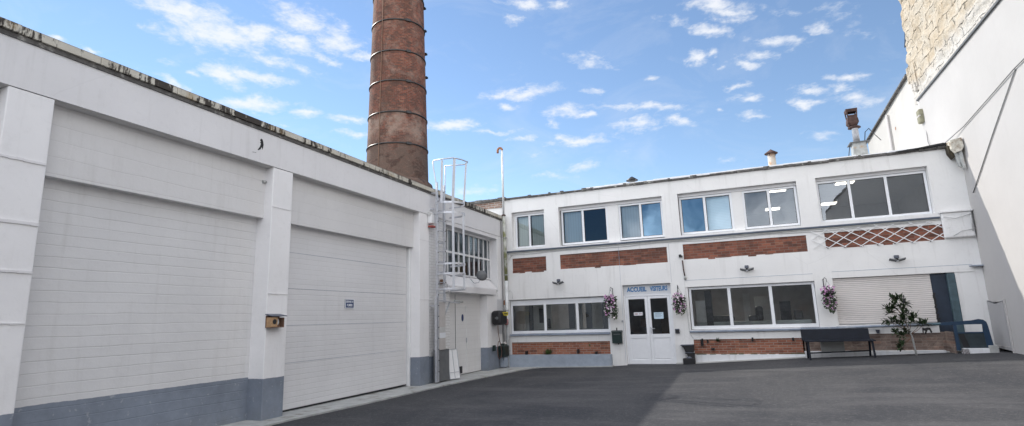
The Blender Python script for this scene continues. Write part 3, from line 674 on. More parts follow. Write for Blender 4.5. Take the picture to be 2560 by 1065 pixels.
# ---- windows
def upvc(key_or_rect, lights, yrec=.20, fr=.065, mull=.075, mat=None, glasses=None, blinds=None, top=.0, label=None, sillh=.0):
    """window part: white frame with mullions; panes and blinds are its sub-parts"""
    x0, x1, z0, z1 = key_or_rect
    y = YF+yrec; f = MB()
    mt = mat or M['upvc']
    f.box(x0, x1, y-.03, y+.05, z1-fr-top, z1, .006); f.box(x0, x1, y-.03, y+.05, z0, z0+fr+sillh, .006)
    f.box(x0, x0+fr, y-.029, y+.049, z0+fr+sillh, z1-fr-top, .004); f.box(x1-fr, x1, y-.029, y+.049, z0+fr+sillh, z1-fr-top, .004)
    cuts = [x0+fr*.5]+[x0+(x1-x0)*t for t in lights]+[x1-fr*.5]
    for c in cuts[1:-1]: f.box(c-mull/2, c+mull/2, y-.029, y+.049, z0+fr+sillh, z1-fr-top, .004)
    o = f.build('window', mt, off)
    if label: o['label'] = label
    for i in range(len(cuts)-1):
        a, b = cuts[i], cuts[i+1]; c_, d_ = z0+fr*.5+sillh, z1-fr*.5-top
        gm = (glasses[i] if glasses else None) or M['glass']
        MB().add([(a, y+.01, c_), (b, y+.01, c_), (b, y+.01, d_), (a, y+.01, d_)], [(0, 1, 2, 3)]).build('pane', gm, o)
        # black rubber gasket round the glass
        gk = MB(); aa, bb = (x0+fr if i == 0 else a+mull/2), (x1-fr if i == len(cuts)-2 else b-mull/2); cc, dd = z0+fr+sillh, z1-fr-top
        t = .010
        gk.box(aa, aa+t, y-.031, y+.0, cc, dd); gk.box(bb-t, bb, y-.031, y+.0, cc, dd); gk.box(aa+t, bb-t, y-.031, y+.0, cc, cc+t); gk.box(aa+t, bb-t, y-.031, y+.0, dd-t, dd)
        gk.build('gasket', M['grey'], o)
        if blinds and blinds[i]:
            bmn, z_low = blinds[i]
            MB().box(aa+.02, bb-.02, y+.09, y+.10, cc+(dd-cc)*z_low, dd).build('blind', M[bmn], o)
    return o
def pier(x0, x1, z0, z1, yrec): MB().box(x0, x1, YF+yrec-.035, YF+.29, z0, z1).build('pier', M['facade'], off)
def head(x0, x1, z0, z1): MB().box(x0, x1, YF+.13, YF+.29, z0, z1).build('window_head', M['beam'], off)
head(-7.295, -6.085, 5.25, 5.325); head(-5.555, -2.095, 5.245, 5.34); head(-1.595, 1.795, 5.26, 5.355); head(2.305, 5.025, 5.30, 5.38)
upvc((-7.23, -6.09, 4.05, 5.25), [.47], blinds=[('blindg', 0), ('blindg', 0)])
MB().box(-7.295, -7.232, YF+.15, YF+.29, 4.04, 5.25).build('pier', M['facade'], off)
upvc((-5.52, -3.90, 4.04, 5.24), [.47], blinds=[('blind', 0), None], glasses=[None, M['glassn']])
pier(-3.90, -3.53, 4.01, 5.24, .18)
upvc((-3.53, -2.10, 4.05, 5.24), [.5], blinds=[('blind', 0), None], glasses=[None, M['glass_sky']])
upvc((-1.58, -.01, 4.06, 5.255), [.485], blinds=[None, ('blindh', 0)], glasses=[M['glass_sky'], None])
pier(-.01, .29, 4.04, 5.255, .18)
upvc((.29, 1.79, 4.07, 5.255), [.49])
upvc((2.31, 5.02, 4.08, 5.295), [.31, .645])
upvc((-7.46, -4.01, 1.11, 2.235), [.36, .685], .10, .075, .095, top=.10, sillh=.02, glasses=[M['glassl']]*3)
upvc((-1.52, 1.92, 1.13, 2.395), [.335, .665], .10, .07, .09, sillh=.03, glasses=[M['glassl']]*3)
for (a, b, z) in ((-7.54, -4.02, 1.045), (-1.58, 1.43, 1.045)):
    MB().box(a, b, YF-.075, YF+.08, z, z+.058, .012).build('sill', M['sillm'], off)
MB().box(1.43, 2.36, YF-.05, YF+.06, 1.065, 1.12, .012).build('sill', M['sillm'], off)
# shapes seen in the lower rooms
for q in ((-7.3, -6.3, 19.0, 19.06, .1, 2.3), (-5.7, -5.3, 19.4, 19.5, .1, 2.5), (-5.2, -4.5, 20.2, 20.3, .1, 2.2), (-1.4, -1.05, 18.7, 18.75, .3, 2.0), (.0, .2, 20, 20.1, .3, 2.2), (.35, .8, 20.4, 20.5, 1.2, 2.1)): MB().box(*q).build('partition', M['roomw'], off)
M['curt'] = plain('dark_curtain', (.05, .055, .065), .9)
for q in ((-6.95, -6.8, 18.45, 18.5, 1.15, 2.2), (-5.55, -5.35, 18.6, 18.65, .6, 2.3), (-4.95, -4.75, 18.6, 18.65, .6, 2.3), (-4.35, -4.1, 18.5, 18.55, .6, 2.3), (-1.1, -.9, 18.6, 18.64, 1.2, 2.3), (.75, .85, 18.6, 18.64, 1.2, 2.4), (1.05, 1.35, 19.5, 19.6, .4, 1.9)): MB().box(*q).build('dark_curtain', M['curt'], off)
M['counter'] = plain('grey_counter', (.30, .34, .34), .5)
for q in ((-7.4, -4.2, 18.5, 18.9, 1.0, 1.23), (-1.4, 1.8, 18.6, 19.0, 1.15, 1.33)): MB().box(*q).build('counter', M['counter'], off)
for q, nm in (((.32, .55, 19.3, 19.5, 1.3, 1.78, .08), 'office_chair'), ((.10, .40, 19.1, 19.3, 1.3, 1.50, .06), 'monitor'), ((-6.75, -6.58, 18.95, 18.99, 1.45, 1.95, .05), 'wall_panel'), ((1.4, 1.62, 19.0, 19.2, 1.33, 1.62, .03), 'monitor'), ((-1.0, -.3, 18.9, 19.2, 1.33, 1.52, .06), 'storage_box'), ((-6.5, -6.3, 18.8, 18.9, 1.25, 1.6, .04), 'coat')): MB().box(*q).build(nm, M['black'], off)

# ---- entrance door
MB().box(-3.54, -2.04, YF+.115, YF+.16, 2.235, 2.57, .004).build('sign_board', plain('sign_board_grey', (.66, .67, .69), .6, var=.04), off)
text_mesh('sign_lettering', 'ACCUEIL', .20, M['letterblue'], off, (-3.11, YF+.113, 2.415), (1, 0, 0), .006, .76, .006)
text_mesh('sign_lettering', 'VISITEURS', .20, M['letterblue'], off, (-2.42, YF+.113, 2.415), (1, 0, 0), .006, .60, .006)
def door_leaf(x0, x1, z0, z1, zg, handle, label):
    y = YF+.13; f = MB(); t = .085
    f.box(x0, x0+t, y-.03, y+.04, z0, z1, .006); f.box(x1-t, x1, y-.03, y+.04, z0, z1, .006)
    f.box(x0+t, x1-t, y-.029, y+.039, z0, z0+.13, .006); f.box(x0+t, x1-t, y-.029, y+.039, z1-t, z1, .006); f.box(x0+t, x1-t, y-.029, y+.039, zg-.12, zg, .006)
    f.box(x0+t, x1-t, y-.010, y+.02, z0+.13, zg-.12)
    f.box(x0+t+.03, x1-t-.03, y-.019, y-.009, z0+.16, zg-.15, .006)
    o = f.build('door', M['upvc'], off); o['label'] = label
    MB().add([(x0+t, y, zg), (x1-t, y, zg), (x1-t, y, z1-t), (x0+t, y, z1-t)], [(0, 1, 2, 3)]).build('pane', M['glassd'], o)
    gk = MB(); a, b, c_, d_ = x0+t, x1-t, zg, z1-t
    gk.box(a, a+.009, y-.031, y, c_, d_); gk.box(b-.009, b, y-.031, y, c_, d_); gk.box(a, b, y-.0305, y, c_, c_+.009); gk.box(a, b, y-.0305, y, d_-.009, d_)
    gk.build('gasket', M['grey'], o)
    if handle:
        h = MB(); h.box(x0+.025, x0+.06, y-.045, y-.028, zg+.02, zg+.22, .005); h.bar((x0+.045, y-.06, zg+.17), (x0+.17, y-.065, zg+.165), .022); h.build('handle', M['galv'], o)
    return o
dl = door_leaf(-3.485, -2.80, .115, 2.20, 1.02, False, 'left leaf of the glazed white entrance door, with a narrow paper notice')
dr = door_leaf(-2.795, -2.105, .115, 2.20, 1.02, True, 'right leaf of the glazed white entrance door, with handle and square notice')
e = MB(); e.box(-3.54, -3.487, YF+.09, YF+.19, .09, 2.235, .005); e.box(-2.103, -2.04, YF+.09, YF+.19, .09, 2.235, .005); e.box(-3.485, -2.105, YF+.09, YF+.19, 2.202, 2.235, .005); e.build('door_frame', M['upvc'], off)
MB().box(-3.54, -2.04, YF-.03, YF+.2, .06, .115, .008).build('threshold', M['grey'], off)
n1 = MB().box(-3.25, -2.98, YF+.118, YF+.124, 1.60, 1.70).build('notice', M['paper'], dl)
e = MB(); e.box(-3.23, -3.13, YF+.1165, YF+.118, 1.635, 1.665); e.box(-3.10, -3.0, YF+.1165, YF+.118, 1.64, 1.66); e.build('notice_print', M['pink'], dl)
n2 = MB().box(-2.63, -2.34, YF+.118, YF+.124, 1.48, 1.68).build('notice', plain('blue_white_notice', (.55, .70, .80), .6, var=.03), dr)
e = MB()
for i in range(4): e.box(-2.60, -2.39-.03*(i % 2), YF+.1165, YF+.118, 1.64-.035*i, 1.648-.035*i)
e.build('notice_print', M['ink'], dr)
MB().box(-2.75, -2.2, 20.5, 20.6, .1, 1.5).build('hall_cabinet', M['woodd'], off); MB().box(-3.3, -2.95, 19.5, 19.9, 1.2, 1.5, .03).build('hall_cabinet', M['woodd'], off)

# ---- roller shutter, blue bay
sh = MB().box(2.38, 4.68, YF+.06, YF+.12, 1.17, 2.45).build('roller_shutter', M['shutter'], off)
MB().box(2.38, 4.68, YF+.03, YF+.12, 1.166, 1.185).build('shutter_rail', M['grey'], sh)
MB().box(2.375, 2.40, YF+.02, YF+.05, 1.17, 2.45).build('shutter_guide', M['facade'], sh)
MB().box(2.40, 4.62, YF-.045, YF+.05, 1.10, 1.16, .006).build('sill', M['facade'], off)
bd = MB().box(4.685, 5.03, YF+.07, YF+.12, .30, 2.45).build('blue_door', M['navy'], off)
MB().box(5.032, 5.213, YF-.02, YF+.12, .30, 2.44, .02).build('teal_post', M['tealpost'], off)
e = MB()
for i in range(16): e.box(4.665+random.uniform(0, .02), 4.705+random.uniform(0, .05), YF+.05, YF+.068, 1.15+i*.05, 1.20+i*.05)
e.build('torn_edge', M['black'], bd)
MB().box(4.70, 5.2, YF-.018, YF-.001, 2.457, 2.462).build('joint', M['dark'], off)
# flaking box of render beside the last window, and its pipe
lb = MB(); lb.box(5.12, 5.78, YF-.12, YF-.001, 3.36, 4.03, .03); lb.box(5.10, 5.80, YF-.16, YF-.001, 4.03, 4.075, .01); lo = lb.build('render_box', M['lump'], off)
e = MB(); e.tube([(5.15, YF-.17, 3.92), (5.4, YF-.18, 3.86), (5.75, YF-.16, 3.95)], .01, 5); e.tube([(5.3, YF-.14, 3.40), (5.5, YF-.15, 3.52), (5.8, YF-.14, 3.56)], .008, 5); e.tube([(5.73, YF-.14, 3.5), (5.74, YF-.15, 3.98)], .014, 5); e.build('wire', M['cablew'], lo)

# ------------------------------------------------------------------ wall openings: lit ceiling panels seen in the offices; lower left one added as room fill
for (x, y, lab) in ((1.15, 19.2, 'lit white ceiling panel seen through the fifth upper window, near the glass'), (1.15, 22.8, 'lit white ceiling panel deep inside the fifth upper window, lower in the pane'),
                    (3.03, 19.1, 'lit white ceiling panel near the glass of the widest upper window'), (3.03, 22.8, 'lit white ceiling panel deep inside the widest upper window'), (-.55, 20.2, 'warm lit ceiling panel inside the lower window right of the entrance'), (-5.9, 20.2, 'added ceiling panel that brightens the room behind the lower window left of the entrance')):
    zc = 5.495 if y < 30 else 2.73
    t = thing('ceiling_light', (x+.24, y+.25, 5.42), lab, 'ceiling light', 'lit ceiling panels in the offices')  # the lower left one is added as room fill
    zc = 2.72 if 'lower' in lab and y == 20.2 else 5.495
    t.location.z = zc-.07
    MB().box(x-.03, x+.51, y-.03, y+.53, zc-.065, zc).build('housing', M['white'], t)
    MB().box(x, x+.48, y, y+.5, zc-.08, zc-.066).build('diffuser', M['tubew' if zc < 3 else 'tube'], t)

# ------------------------------------------------------------------ right: neighbouring building
nb = thing('neighbouring_building', (5.82, 15, 0), 'tall neighbouring building on the right, smooth white wall below and rough whitewashed stone above', 'building')
XR = 5.82
w = MB(); wall_grid(w, -6, 20.56, -.3, 8.06, [(17.08, 17.95, .30, 1.66)], XR, XR+.16, axis='x'); w.build('cladding', M['cladding'], nb)
MB().box(XR-.05, XR+.2, -6, 20.58, 8.06, 8.11).build('capping', M['grey'], nb)
MB().box(XR+.16, XR+6, -6, 20.9, -.3, 8.0).build('old_wall', M['oldwall'], nb)
w = MB(); w.prism([(20.9, -.3), (28.6, -.3), (28.6, 9.0), (21.45, 9.30), (20.9, 9.32)], 'x', XR+.13, XR+6); w.build('old_wall', M['oldwall'], nb)
e = MB(); e.prism([(21.45, 9.29), (28.65, 8.98), (28.65, 9.03), (21.45, 9.35)], 'x', XR+.02, XR+.5); e.build('verge', M['flash'], nb)
e = MB(); e.prism([(21.6, 9.36), (28.65, 9.05), (28.65, 9.10), (21.6, 9.42)], 'x', XR+.10, XR+.6); e.build('verge_cap', M['membrane'], nb)
MB().tube([(XR+.06, 24.6, 5.5), (XR+.06, 24.6, 8.95)], .05, 8).build('downpipe', M['cladding'], nb)
e = MB()
for y, z in ((24.0, 8.2), (22.6, 6.35)): e.disc((XR+.126, y, z), (-1, 0, 0), .07, 10)
e.build('anchor_plate', M['rustpipe'], nb)
# stone upper wall (displaced grid with ragged quoin edge)
dy, dz = .075, .075; ya, yb, za, zb = 6.0, 21.25, 8.12, 17.0
ny, nz = int((yb-ya)/dy), int((zb-za)/dz); vs = []; fs = []
for j in range(nz+1):
    z = za+(zb-za)*j/nz; course = math.floor((z+.08*noise.noise(Vector((0, 0, z*3))))/.37)
    hs = random.Random(course).uniform(-.13, .16)
    yend = yb+hs-.03*(z-9.3)*.0
    for i in range(ny+1):
        y = ya+(yend-ya)*i/ny
        v = Vector((0, y*1.1, z*1.5))
        d = noise.fractal(v*1.3, 1.0, 2.0, 4)*.05+noise.noise(v*.6)*.05
        jt = abs(((z+.10*noise.noise(Vector((3, y*.9, z*.4))))/.37) % 1-.5)*2
        d -= .05*max(0, (jt-.82)/.18)*(1 if noise.noise(Vector((9, y*.7, z*.9))) > -.15 else .2)
        if i == ny: d -= .12
        x = XR+.10-d if z > za+.01 else XR+.12
        vs.append((x, y, z))
for j in range(nz):
    for i in range(ny):
        a = j*(ny+1)+i; fs.append((a, a+1, a+ny+2, a+ny+1))
e = MB().add(vs, fs, True); e.build('stone_wall', M['stone'], nb)
sb = MB(); sb.prism([(6.0, 8.01), (20.9, 8.01), (20.9, 9.3), (21.1, 9.3), (21.1, 17), (6.0, 17)], 'x', XR+.25, XR+6); sb.build('stone_core', M['stone'], nb)
# the rough stone hangs below the cap of the cladding at the quoin
e = MB(); 
for i in range(9):
    y = 20.66+i*.085; h = 8.62+.35*math.sin(i*1.9)*.5+(.25 if i > 5 else 0)
    e.box(XR+.075-random.uniform(0, .03), XR+.2, y, y+.09, h, 9.5, .01)
e.build('stone_quoin', M['stone'], nb)
e = MB(); e.prism([(21.30, 10.45), (21.72, 10.40), (21.55, 10.62), (21.33, 10.95)], 'x', XR+.2, XR+.9); e.build('eaves_end', M['black'], nb)
e = MB(); 
for i in range(9): e.box(XR+.18, XR+.5, 21.34-.0*i, 21.46+.02*(i % 2)-.012*i, 9.36+i*.125, 9.47+i*.125, .01)
e.build('tile_verge', M['rust'], nb)
# recessed hatch door at the foot of the wall
hd = MB(); hd.prism([(17.06, .50), (17.96, .55), (17.98, 1.68), (17.5, 1.60), (17.06, 1.66)], 'x', XR-.045, XR+.03); ho = hd.build('hatch_door', plaster('hatch_paint', (.36, .355, .36), streak=.3, horiz='y'), nb)
frame = MB(); frame.box(XR-.03, XR-.001, 16.99, 17.055, .2, 1.72, .004); frame.box(XR-.055, XR-.036, 17.10, 17.94, .58, .60, .002); frame.build('hatch_frame', M['cladding'], ho)
MB().prism([(17.05, 1.665), (17.5, 1.605), (17.985, 1.685), (17.985, 1.70), (17.5, 1.62), (17.05, 1.68)], 'x', XR-.04, XR-.005).build('hatch_edge', M['grey'], ho)
MB().box(XR+.12, XR+.155, 17.08, 17.95, .28, .6).build('hatch_void', M['dark'], ho)
# ------------------------------------------------------------------ cables and a modelled cable shadow on the right wall
def tube_thing(name, pts, r, mat, label, cat, group=None, n=6):
    o = MB().tube(pts, r, n).build(name, mat, None, pts[0]); return tag(o, label, cat, group)
tube_thing('cable', [(5.70, 18.6, 6.10), (5.79, 17.4, 6.19), (5.79, 15.6, 6.35), (5.79, 14.24, 6.48), (5.79, 11, 6.6)], .012, M['cable'], 'thin grey cable running from the roof corner forward along the sunlit right wall', 'cable', 'cables on the right wall')
tube_thing('cable', [(5.80, 14.24, 6.46), (5.80, 15.8, 5.55), (5.80, 17.2, 4.70), (5.80, 17.6, 4.46)], .013, M['cableshade'], 'shadow of an overhead cable, shaped as a grey tube slanting down the right wall', 'cable', 'cables on the right wall')  # cable's cast shadow, put in as a grey tube flush with the wall
tube_thing('cable', [(5.86, 20.42, 7.30), (5.78, 20.2, 6.6), (5.75, 19.7, 5.93)], .010, M['cable'], 'short cable dropping from the weathered grey box to the office roof', 'cable', 'cables on the right wall')
t = thing('wall_box', (5.80, 20.42, 7.5), 'small weathered olive-grey box hanging on the right wall under the end of the capping', 'box')
e = MB(); e.box(5.70, 5.93, 20.28, 20.58, 7.28, 7.72, .05); e.build('case', plain('olive_grey', (.23, .22, .15), .8, var=.3, scale=12, bump=.5), t)
MB().box(5.695, 5.735, 20.275, 20.585, 7.48, 7.52).build('band', M['beige'], t)
e = MB(); e.bar((5.86, 20.50, 7.7), (5.83, 20.62, 8.06), .03); e.bar((5.86, 20.36, 7.7), (5.83, 20.40, 8.06), .03); e.build('strap', M['white'], t)

# rain hopper at the right roof corner
t = thing('rain_hopper', (5.68, 17.8, 5.2), 'weathered white rain hopper with crumpled metal outlet at the right roof corner', 'gutter')
e = MB(); e.prism([(5.52, 5.93), (5.78, 5.97), (5.80, 5.72), (5.74, 5.62), (5.60, 5.58), (5.53, 5.70)], 'y', 17.62, 17.99); e.build('hopper', plain('rusted_white', (.60, .57, .50), .8, var=.2, scale=9, bump=.6, dirt=(.20, .13, .07), dscale=4, dthr=.5), t)
e = MB(); e.prism([(5.60, 5.60), (5.66, 5.62), (5.70, 5.18), (5.64, 5.22)], 'y', 17.70, 17.76); e.prism([(5.68, 5.62), (5.75, 5.62), (5.78, 5.14), (5.71, 5.15)], 'y', 17.66, 17.69); e.bar((5.66, 17.72, 5.6), (5.73, 17.70, 5.12), .05, .02); e.build('outlet', M['zinc'], t)
e = MB(); e.prism([(5.49, 5.83), (5.53, 5.80), (5.62, 5.52), (5.58, 5.46), (5.50, 5.62)], 'y', 17.75, 17.98); e.build('moss_clump', plain('dark_moss', (.05, .04, .025), .95, var=.5, scale=15, bump=.8), t)
# loose dark sheet on the roof edge
e = MB(); e.prism([(4.35, 5.865), (4.9, 5.90), (5.45, 5.955), (5.55, 5.93), (5.5, 5.90), (4.6, 5.85)], 'y', YF-.10, YF+.3); e.box(4.4, 4.8, YF-.11, YF+.1, 5.835, 5.86, .004)
tag(e.build('roofing_sheet', M['black'], None, (4.9, YF, 5.86)), 'loose dark roofing sheet curling along the right end of the roof edge', 'roofing sheet')

# ------------------------------------------------------------------ roof vents and flue
t = thing('roof_vent', (-3.23, 19.5, 5.86), 'low roof vent, only its flat dark cap showing above the left roof edge', 'roof vent', 'capped vents on the office roof')
MB().lathe((-3.23, 19.5, 5.83), [(.10, 0), (.10, .50)], 16).build('pipe', M['zinc'], t)
MB().lathe((-3.23, 19.5, 6.33), [(.21, -.005), (.215, .01), (.03, .14), (.005, .15)], 20).build('cap', M['black'], t)
t = thing('roof_vent', (1.33, 19.5, 5.86), 'pale rust-stained roof vent pipe with dark conical cap, in the middle of the roof', 'roof vent', 'capped vents on the office roof')
MB().lathe((1.33, 19.5, 5.83), [(.125, 0), (.115, .82)], 20).build('pipe', plain('stained_cement', (.55, .50, .44), .8, var=.1, dirt=(.50, .28, .16), dscale=3.5, dthr=.5), t)
MB().lathe((1.33, 19.5, 6.67), [(.20, -.01), (.205, .01), (.04, .12), (.005, .15)], 20).build('cap', M['rust'], t)
e = MB()
for a in (0, 2.1, 4.2): e.bar((1.33+.12*math.cos(a), 19.5+.12*math.sin(a), 6.58), (1.33+.14*math.cos(a), 19.5+.14*math.sin(a), 6.69), .015)
e.build('stay', M['rust'], t)
t = thing('boiler_flue', (3.8, 19.5, 5.86), 'tall metal boiler flue with rusty square cowl on the office roof, at its right end', 'flue')
MB().prism([(3.60, 5.83), (4.02, 5.83), (3.97, 6.62), (3.62, 6.62)], 'y', 19.3, 19.7).build('base_box', M['zinc'], t)
MB().box(3.54, 4.05, 19.24, 19.76, 6.62, 6.65).build('base_plate', M['grey'], t)
MB().lathe((3.77, 19.5, 6.65), [(.095, 0), (.088, .48), (.11, .52)], 20).build('pipe', M['galv'], t)
MB().lathe((3.76, 19.5, 7.15), [(.11, -.02), (.18, 0), (.17, .03), (.09, .08)], 20).build('collar', M['rust'], t)
e = MB(); c_ = (3.73, 19.5)
def sqring(mb, c, z0, z1, a0, a1, th=.02, open_=False):
    vs = []
    for z, a in ((z0, a0), (z1, a1)): vs += [(c[0]+sx*a, c[1]+sy*a, z) for sx, sy in ((-1, -1), (1, -1), (1, 1), (-1, 1))]
    mb.add(vs, [(0, 1, 5, 4), (1, 2, 6, 5), (2, 3, 7, 6), (3, 0, 4, 7)])
sqring(e, c_, 7.22, 7.30, .11, .155); sqring(e, c_, 7.30, 7.42, .155, .145); sqring(e, c_, 7.42, 7.50, .145, .125)
for sx, sy in ((-1, -1), (1, -1), (1, 1), (-1, 1)): e.bar((c_[0]+sx*.12, c_[1]+sy*.12, 7.48), (c_[0]+sx*.14, c_[1]+sy*.14, 7.72), .032)
sqring(e, c_, 7.66, 7.735, .14, .16); e.box(3.57, 3.89, 19.34, 19.66, 7.735, 7.755)
e.box(c_[0]-.12, c_[0]+.12, 19.38, 19.40, 7.50, 7.56); e.build('cowl', M['rust'], t)
tube_thing('cable', [(3.55, 19.4, 6.58), (3.50, 19.38, 6.35), (3.42, 19.36, 5.95)], .012, M['black'], 'short black cable hanging down the left side of the boiler flue box', 'cable', 'cables at the boiler flue')
tube_thing('cable', [(3.98, 19.5, 6.66), (4.03, 19.5, 6.98), (4.14, 19.5, 7.08), (4.3, 19.8, 7.0), (4.75, 21.0, 7.05)], .012, M['black'], 'black cable looping from the boiler flue over to the neighbouring wall', 'cable', 'cables at the boiler flue')

# ------------------------------------------------------------------ vent pipe with swan neck in the corner
t = thing('swan_neck_pipe', (-7.50, 17.80, 0), 'tall white vent pipe in the corner with rusty swan-neck top, rising far above the roofs', 'pipe')
px_, py_ = -7.50, 17.82
MB().tube([(px_-.03, py_, 5.25), (px_-.02, py_, 7.62)], .038, 12).build('upper_pipe', M['pipew'], t)
arc = [(px_-.02-.085+.085*math.cos(a), py_, 7.62+.10*math.sin(a)) for a in [i*math.pi/10 for i in range(11)]]
MB().tube(arc+[(px_-.19, py_, 7.54)], .042, 12).build('swan_neck', M['rustpipe'], t)
MB().lathe((px_-.03, py_, 5.20), [(.07, 0), (.075, .03), (.05, .06)], 14).build('collar', M['rust'], t)
MB().tube([(px_-.03, py_, 5.22), (px_-.01, py_, 3.9), (px_, py_, 2.9)], .055, 12).build('middle_pipe', M['mossy'], t)
MB().tube([(px_, py_, 2.92), (px_, py_, .05)], .062, 12).build('lower_pipe', M['pipew'], t)
e = MB()
for z in (.55, 1.9, 3.1, 4.4): e.lathe((px_, py_, z), [(.070, 0), (.070, .035)], 14)
e.build('clamp', M['zinc'], t)
tube_thing('drain_conduit', [(-7.60, 17.72, .25), (-7.60, 17.72, 3.0), (-7.60, 17.72, 5.0)], .016, M['cable'], 'slim grey conduit running up the corner beside the white vent pipe', 'conduit')
# bits round the corner
t = thing('hose_reel', (-7.45, 16.95, 1.6), 'black wall-mounted hose reel with yellow label above the grey plinth in the corner', 'hose reel')
e = MB(); e.box(-7.62, -7.26, 16.72, 17.30, 1.44, 1.90, .09); e.build('case', M['black'], t)
e = MB(); e.prism([(16.86, 1.845), (17.30, 1.86), (17.30, 1.745), (17.18, 1.72), (16.94, 1.74)], 'x', -7.265, -7.248); e.build('label_plate', M['yellow'], t)
MB().box(-7.249, -7.244, 16.97, 17.24, 1.775, 1.81).build('label_print', M['black'], t)
e = MB(); e.lathe((-7.44, 16.70, 1.66), [(.02, -.02), (.03, 0), (.02, .02)], 10); e.disc((-7.40, 16.715, 1.66), (0, -1, 0), .05, 14); e.build('hub', M['grey'], t)
tube_thing('hose', [(-7.42, 16.82, 1.46), (-7.42, 16.84, 1.2), (-7.42, 16.92, .98), (-7.43, 17.03, .80), (-7.43, 17.1, .6), (-7.43, 17.05, .42), (-7.43, 16.92, .36), (-7.43, 16.80, .45), (-7.43, 16.76, .7), (-7.43, 16.84, .90), (-7.43, 16.94, .93), (-7.43, 17.04, .82)], .012, plain('brown_hose', (.16, .08, .06), .6), 'thin reddish-brown hose looped on the grey plinth below the reel', 'hose')
tube_thing('hose', [(-7.40, 17.15, 1.46), (-7.40, 17.16, .9), (-7.42, 17.16, .45), (-7.42, 17.2, .30)], .011, M['black'], 'straight black hose hanging down from the right of the reel', 'hose')
t = thing('wire_grid', (-7.60, 17.4, 1.7), 'upright white wire grid panel on the wall behind the hose reel', 'grid panel')
e = MB()
for i in range(6): e.tube([(-7.585, 17.22+i*.085, 1.14), (-7.585, 17.22+i*.085, 2.28)], .006, 4)
e.build('upright', M['galv'], t)
e = MB()
for i in range(30): e.tube([(-7.578, 17.21, 1.16+i*.038), (-7.578, 17.66, 1.16+i*.038)], .0035, 4)
tag(e.build('cross_wire', M['galv'], t))
t = thing('green_box', (-7.45, 17.55, .4), 'dark green utility box on the grey plinth beside the corner pipe', 'utility box')
e = MB(); e.box(-7.62, -7.42, 17.22, 17.72, .40, .76, .03); e.prism([(17.35, .76), (17.42, .83), (17.47, .77), (17.6, .80), (17.66, .76)], 'x', -7.58, -7.46); e.build('case', M['green'], t)
MB().box(-7.421, -7.41, 17.30, 17.62, .48, .68, .004).build('lid', M['green'], t)
t = thing('grey_meter_box', (-7.5, 17.5, .1), 'pale blue-grey meter box at the foot of the corner, under the green box', 'utility box')
MB().box(-7.618, -7.46, 17.38, 17.70, .06, .385, .01).build('case', M['plant'], t); MB().box(-7.459, -7.452, 17.42, 17.66, .1, .35, .003).build('lid', M['plant'], t)
tag(MB().box(-7.618, -7.55, 16.80, 16.92, .62, .80, .01).build('socket_box', M['green'], None, (-7.58, 16.86, .7)), 'small dark green socket box on the grey plinth left of the hose', 'socket')
tag(MB().lathe((-7.50, 17.73, 1.42), [(.05, 0), (.075, .05), (.075, .16), (.05, .21)], 14).build('red_float', M['pink'], None, (-7.5, 17.73, 1.42)), 'faded red float hanging on the white corner pipe', 'float')
tag(MB().lathe((-7.56, 17.68, .62), [(.05, 0), (.07, .03), (.07, .2), (.04, .24)], 14).build('yellowed_bottle', M['beige'], None, (-7.56, 17.68, .62)), 'yellowed plastic bottle fixed low on the corner pipe above the plinth', 'bottle')
tag(MB().box(-7.618, -7.57, 17.80, 17.86, 2.10, 2.26, .01).build('thermostat', M['rustpipe'], None, (-7.6, 17.83, 2.2)), 'small rusty-brown wall fitting in the corner left of the lower window', 'wall fitting')
t = thing('exhaust_dish', (-7.45, 15.55, 2.85), 'small grey dish lamp on a bracket below the long side window', 'dish lamp')
e = MB(); e.lathe((0, 0, 0), [(.17, 0), (.18, .03), (.14, .10), (.05, .15)], 20); mt_ = Matrix.Translation((-7.40, 15.62, 2.95)) @ Matrix.Rotation(R(55), 4, 'X') @ Matrix.Rotation(R(35), 4, 'Y')
e.v = [tuple(mt_ @ Vector(p)) for p in e.v]; e.build('dish', M['grey'], t)
MB().tube([(-7.63, 15.2, 3.3), (-7.58, 15.2, 2.85), (-7.5, 15.3, 2.72), (-7.42, 15.45, 2.74), (-7.40, 15.52, 2.86)], .014, 6).build('bracket', M['galv'], t)

# ------------------------------------------------------------------ caged ladder
t = thing('caged_ladder', (-7.42, 13.15, .06), 'galvanised fixed ladder with safety cage, bolted beside the side window and rising above the coping', 'ladder')
XL = -7.43
for y in (12.95, 13.34):
    z0 = .08 if y < 13 else 2.1
    ra = MB().box(XL-.035, XL+.03, y-.022, y+.022, z0, 5.35, .004).build('rail', M['galv'], t)
    bt = MB(); z = z0+.25
    while z < 5.2:
        bt.box(XL+.03, XL+.044, y-.012, y+.012, z, z+.022); z += .28
    tag(bt.build('bolt', M['black'], ra))
MB().box(XL-.035, XL+.03, 12.91-.055, 12.91-.012, .08, 2.25, .004).build('rail', M['galv'], t)
z = 2.35
for i in range(11):
    MB().tube([(XL, 12.95, z+i*.28), (XL, 13.34, z+i*.28)], .013, 6).build('rung', M['galv'], t)
def hoop(z, nm='cage_hoop'):
    pts = [(XL, 12.86, z)]
    for i in range(15):
        a = -math.pi/2+math.pi*i/14
        pts.append((XL+.18+.48*math.cos(a)*.98, 13.24+.42*math.sin(a), z))
    pts.append((XL, 13.66, z))
    m = MB()
    for a, b in zip(pts, pts[1:]): m.bar(a, b, .012, .05)
    m.build(nm, M['galv'], t)
for z in (4.75, 4.47, 3.10, 2.84, 2.44): hoop(z)
def vbar(y, x, z0, z1, w): MB().obox((x, y, (z0+z1)/2), (1, 0, 0), (0, 1, 0), (0, 0, 1), .008, w/2, (z1-z0)/2).build('cage_strap', M['galv'], t)
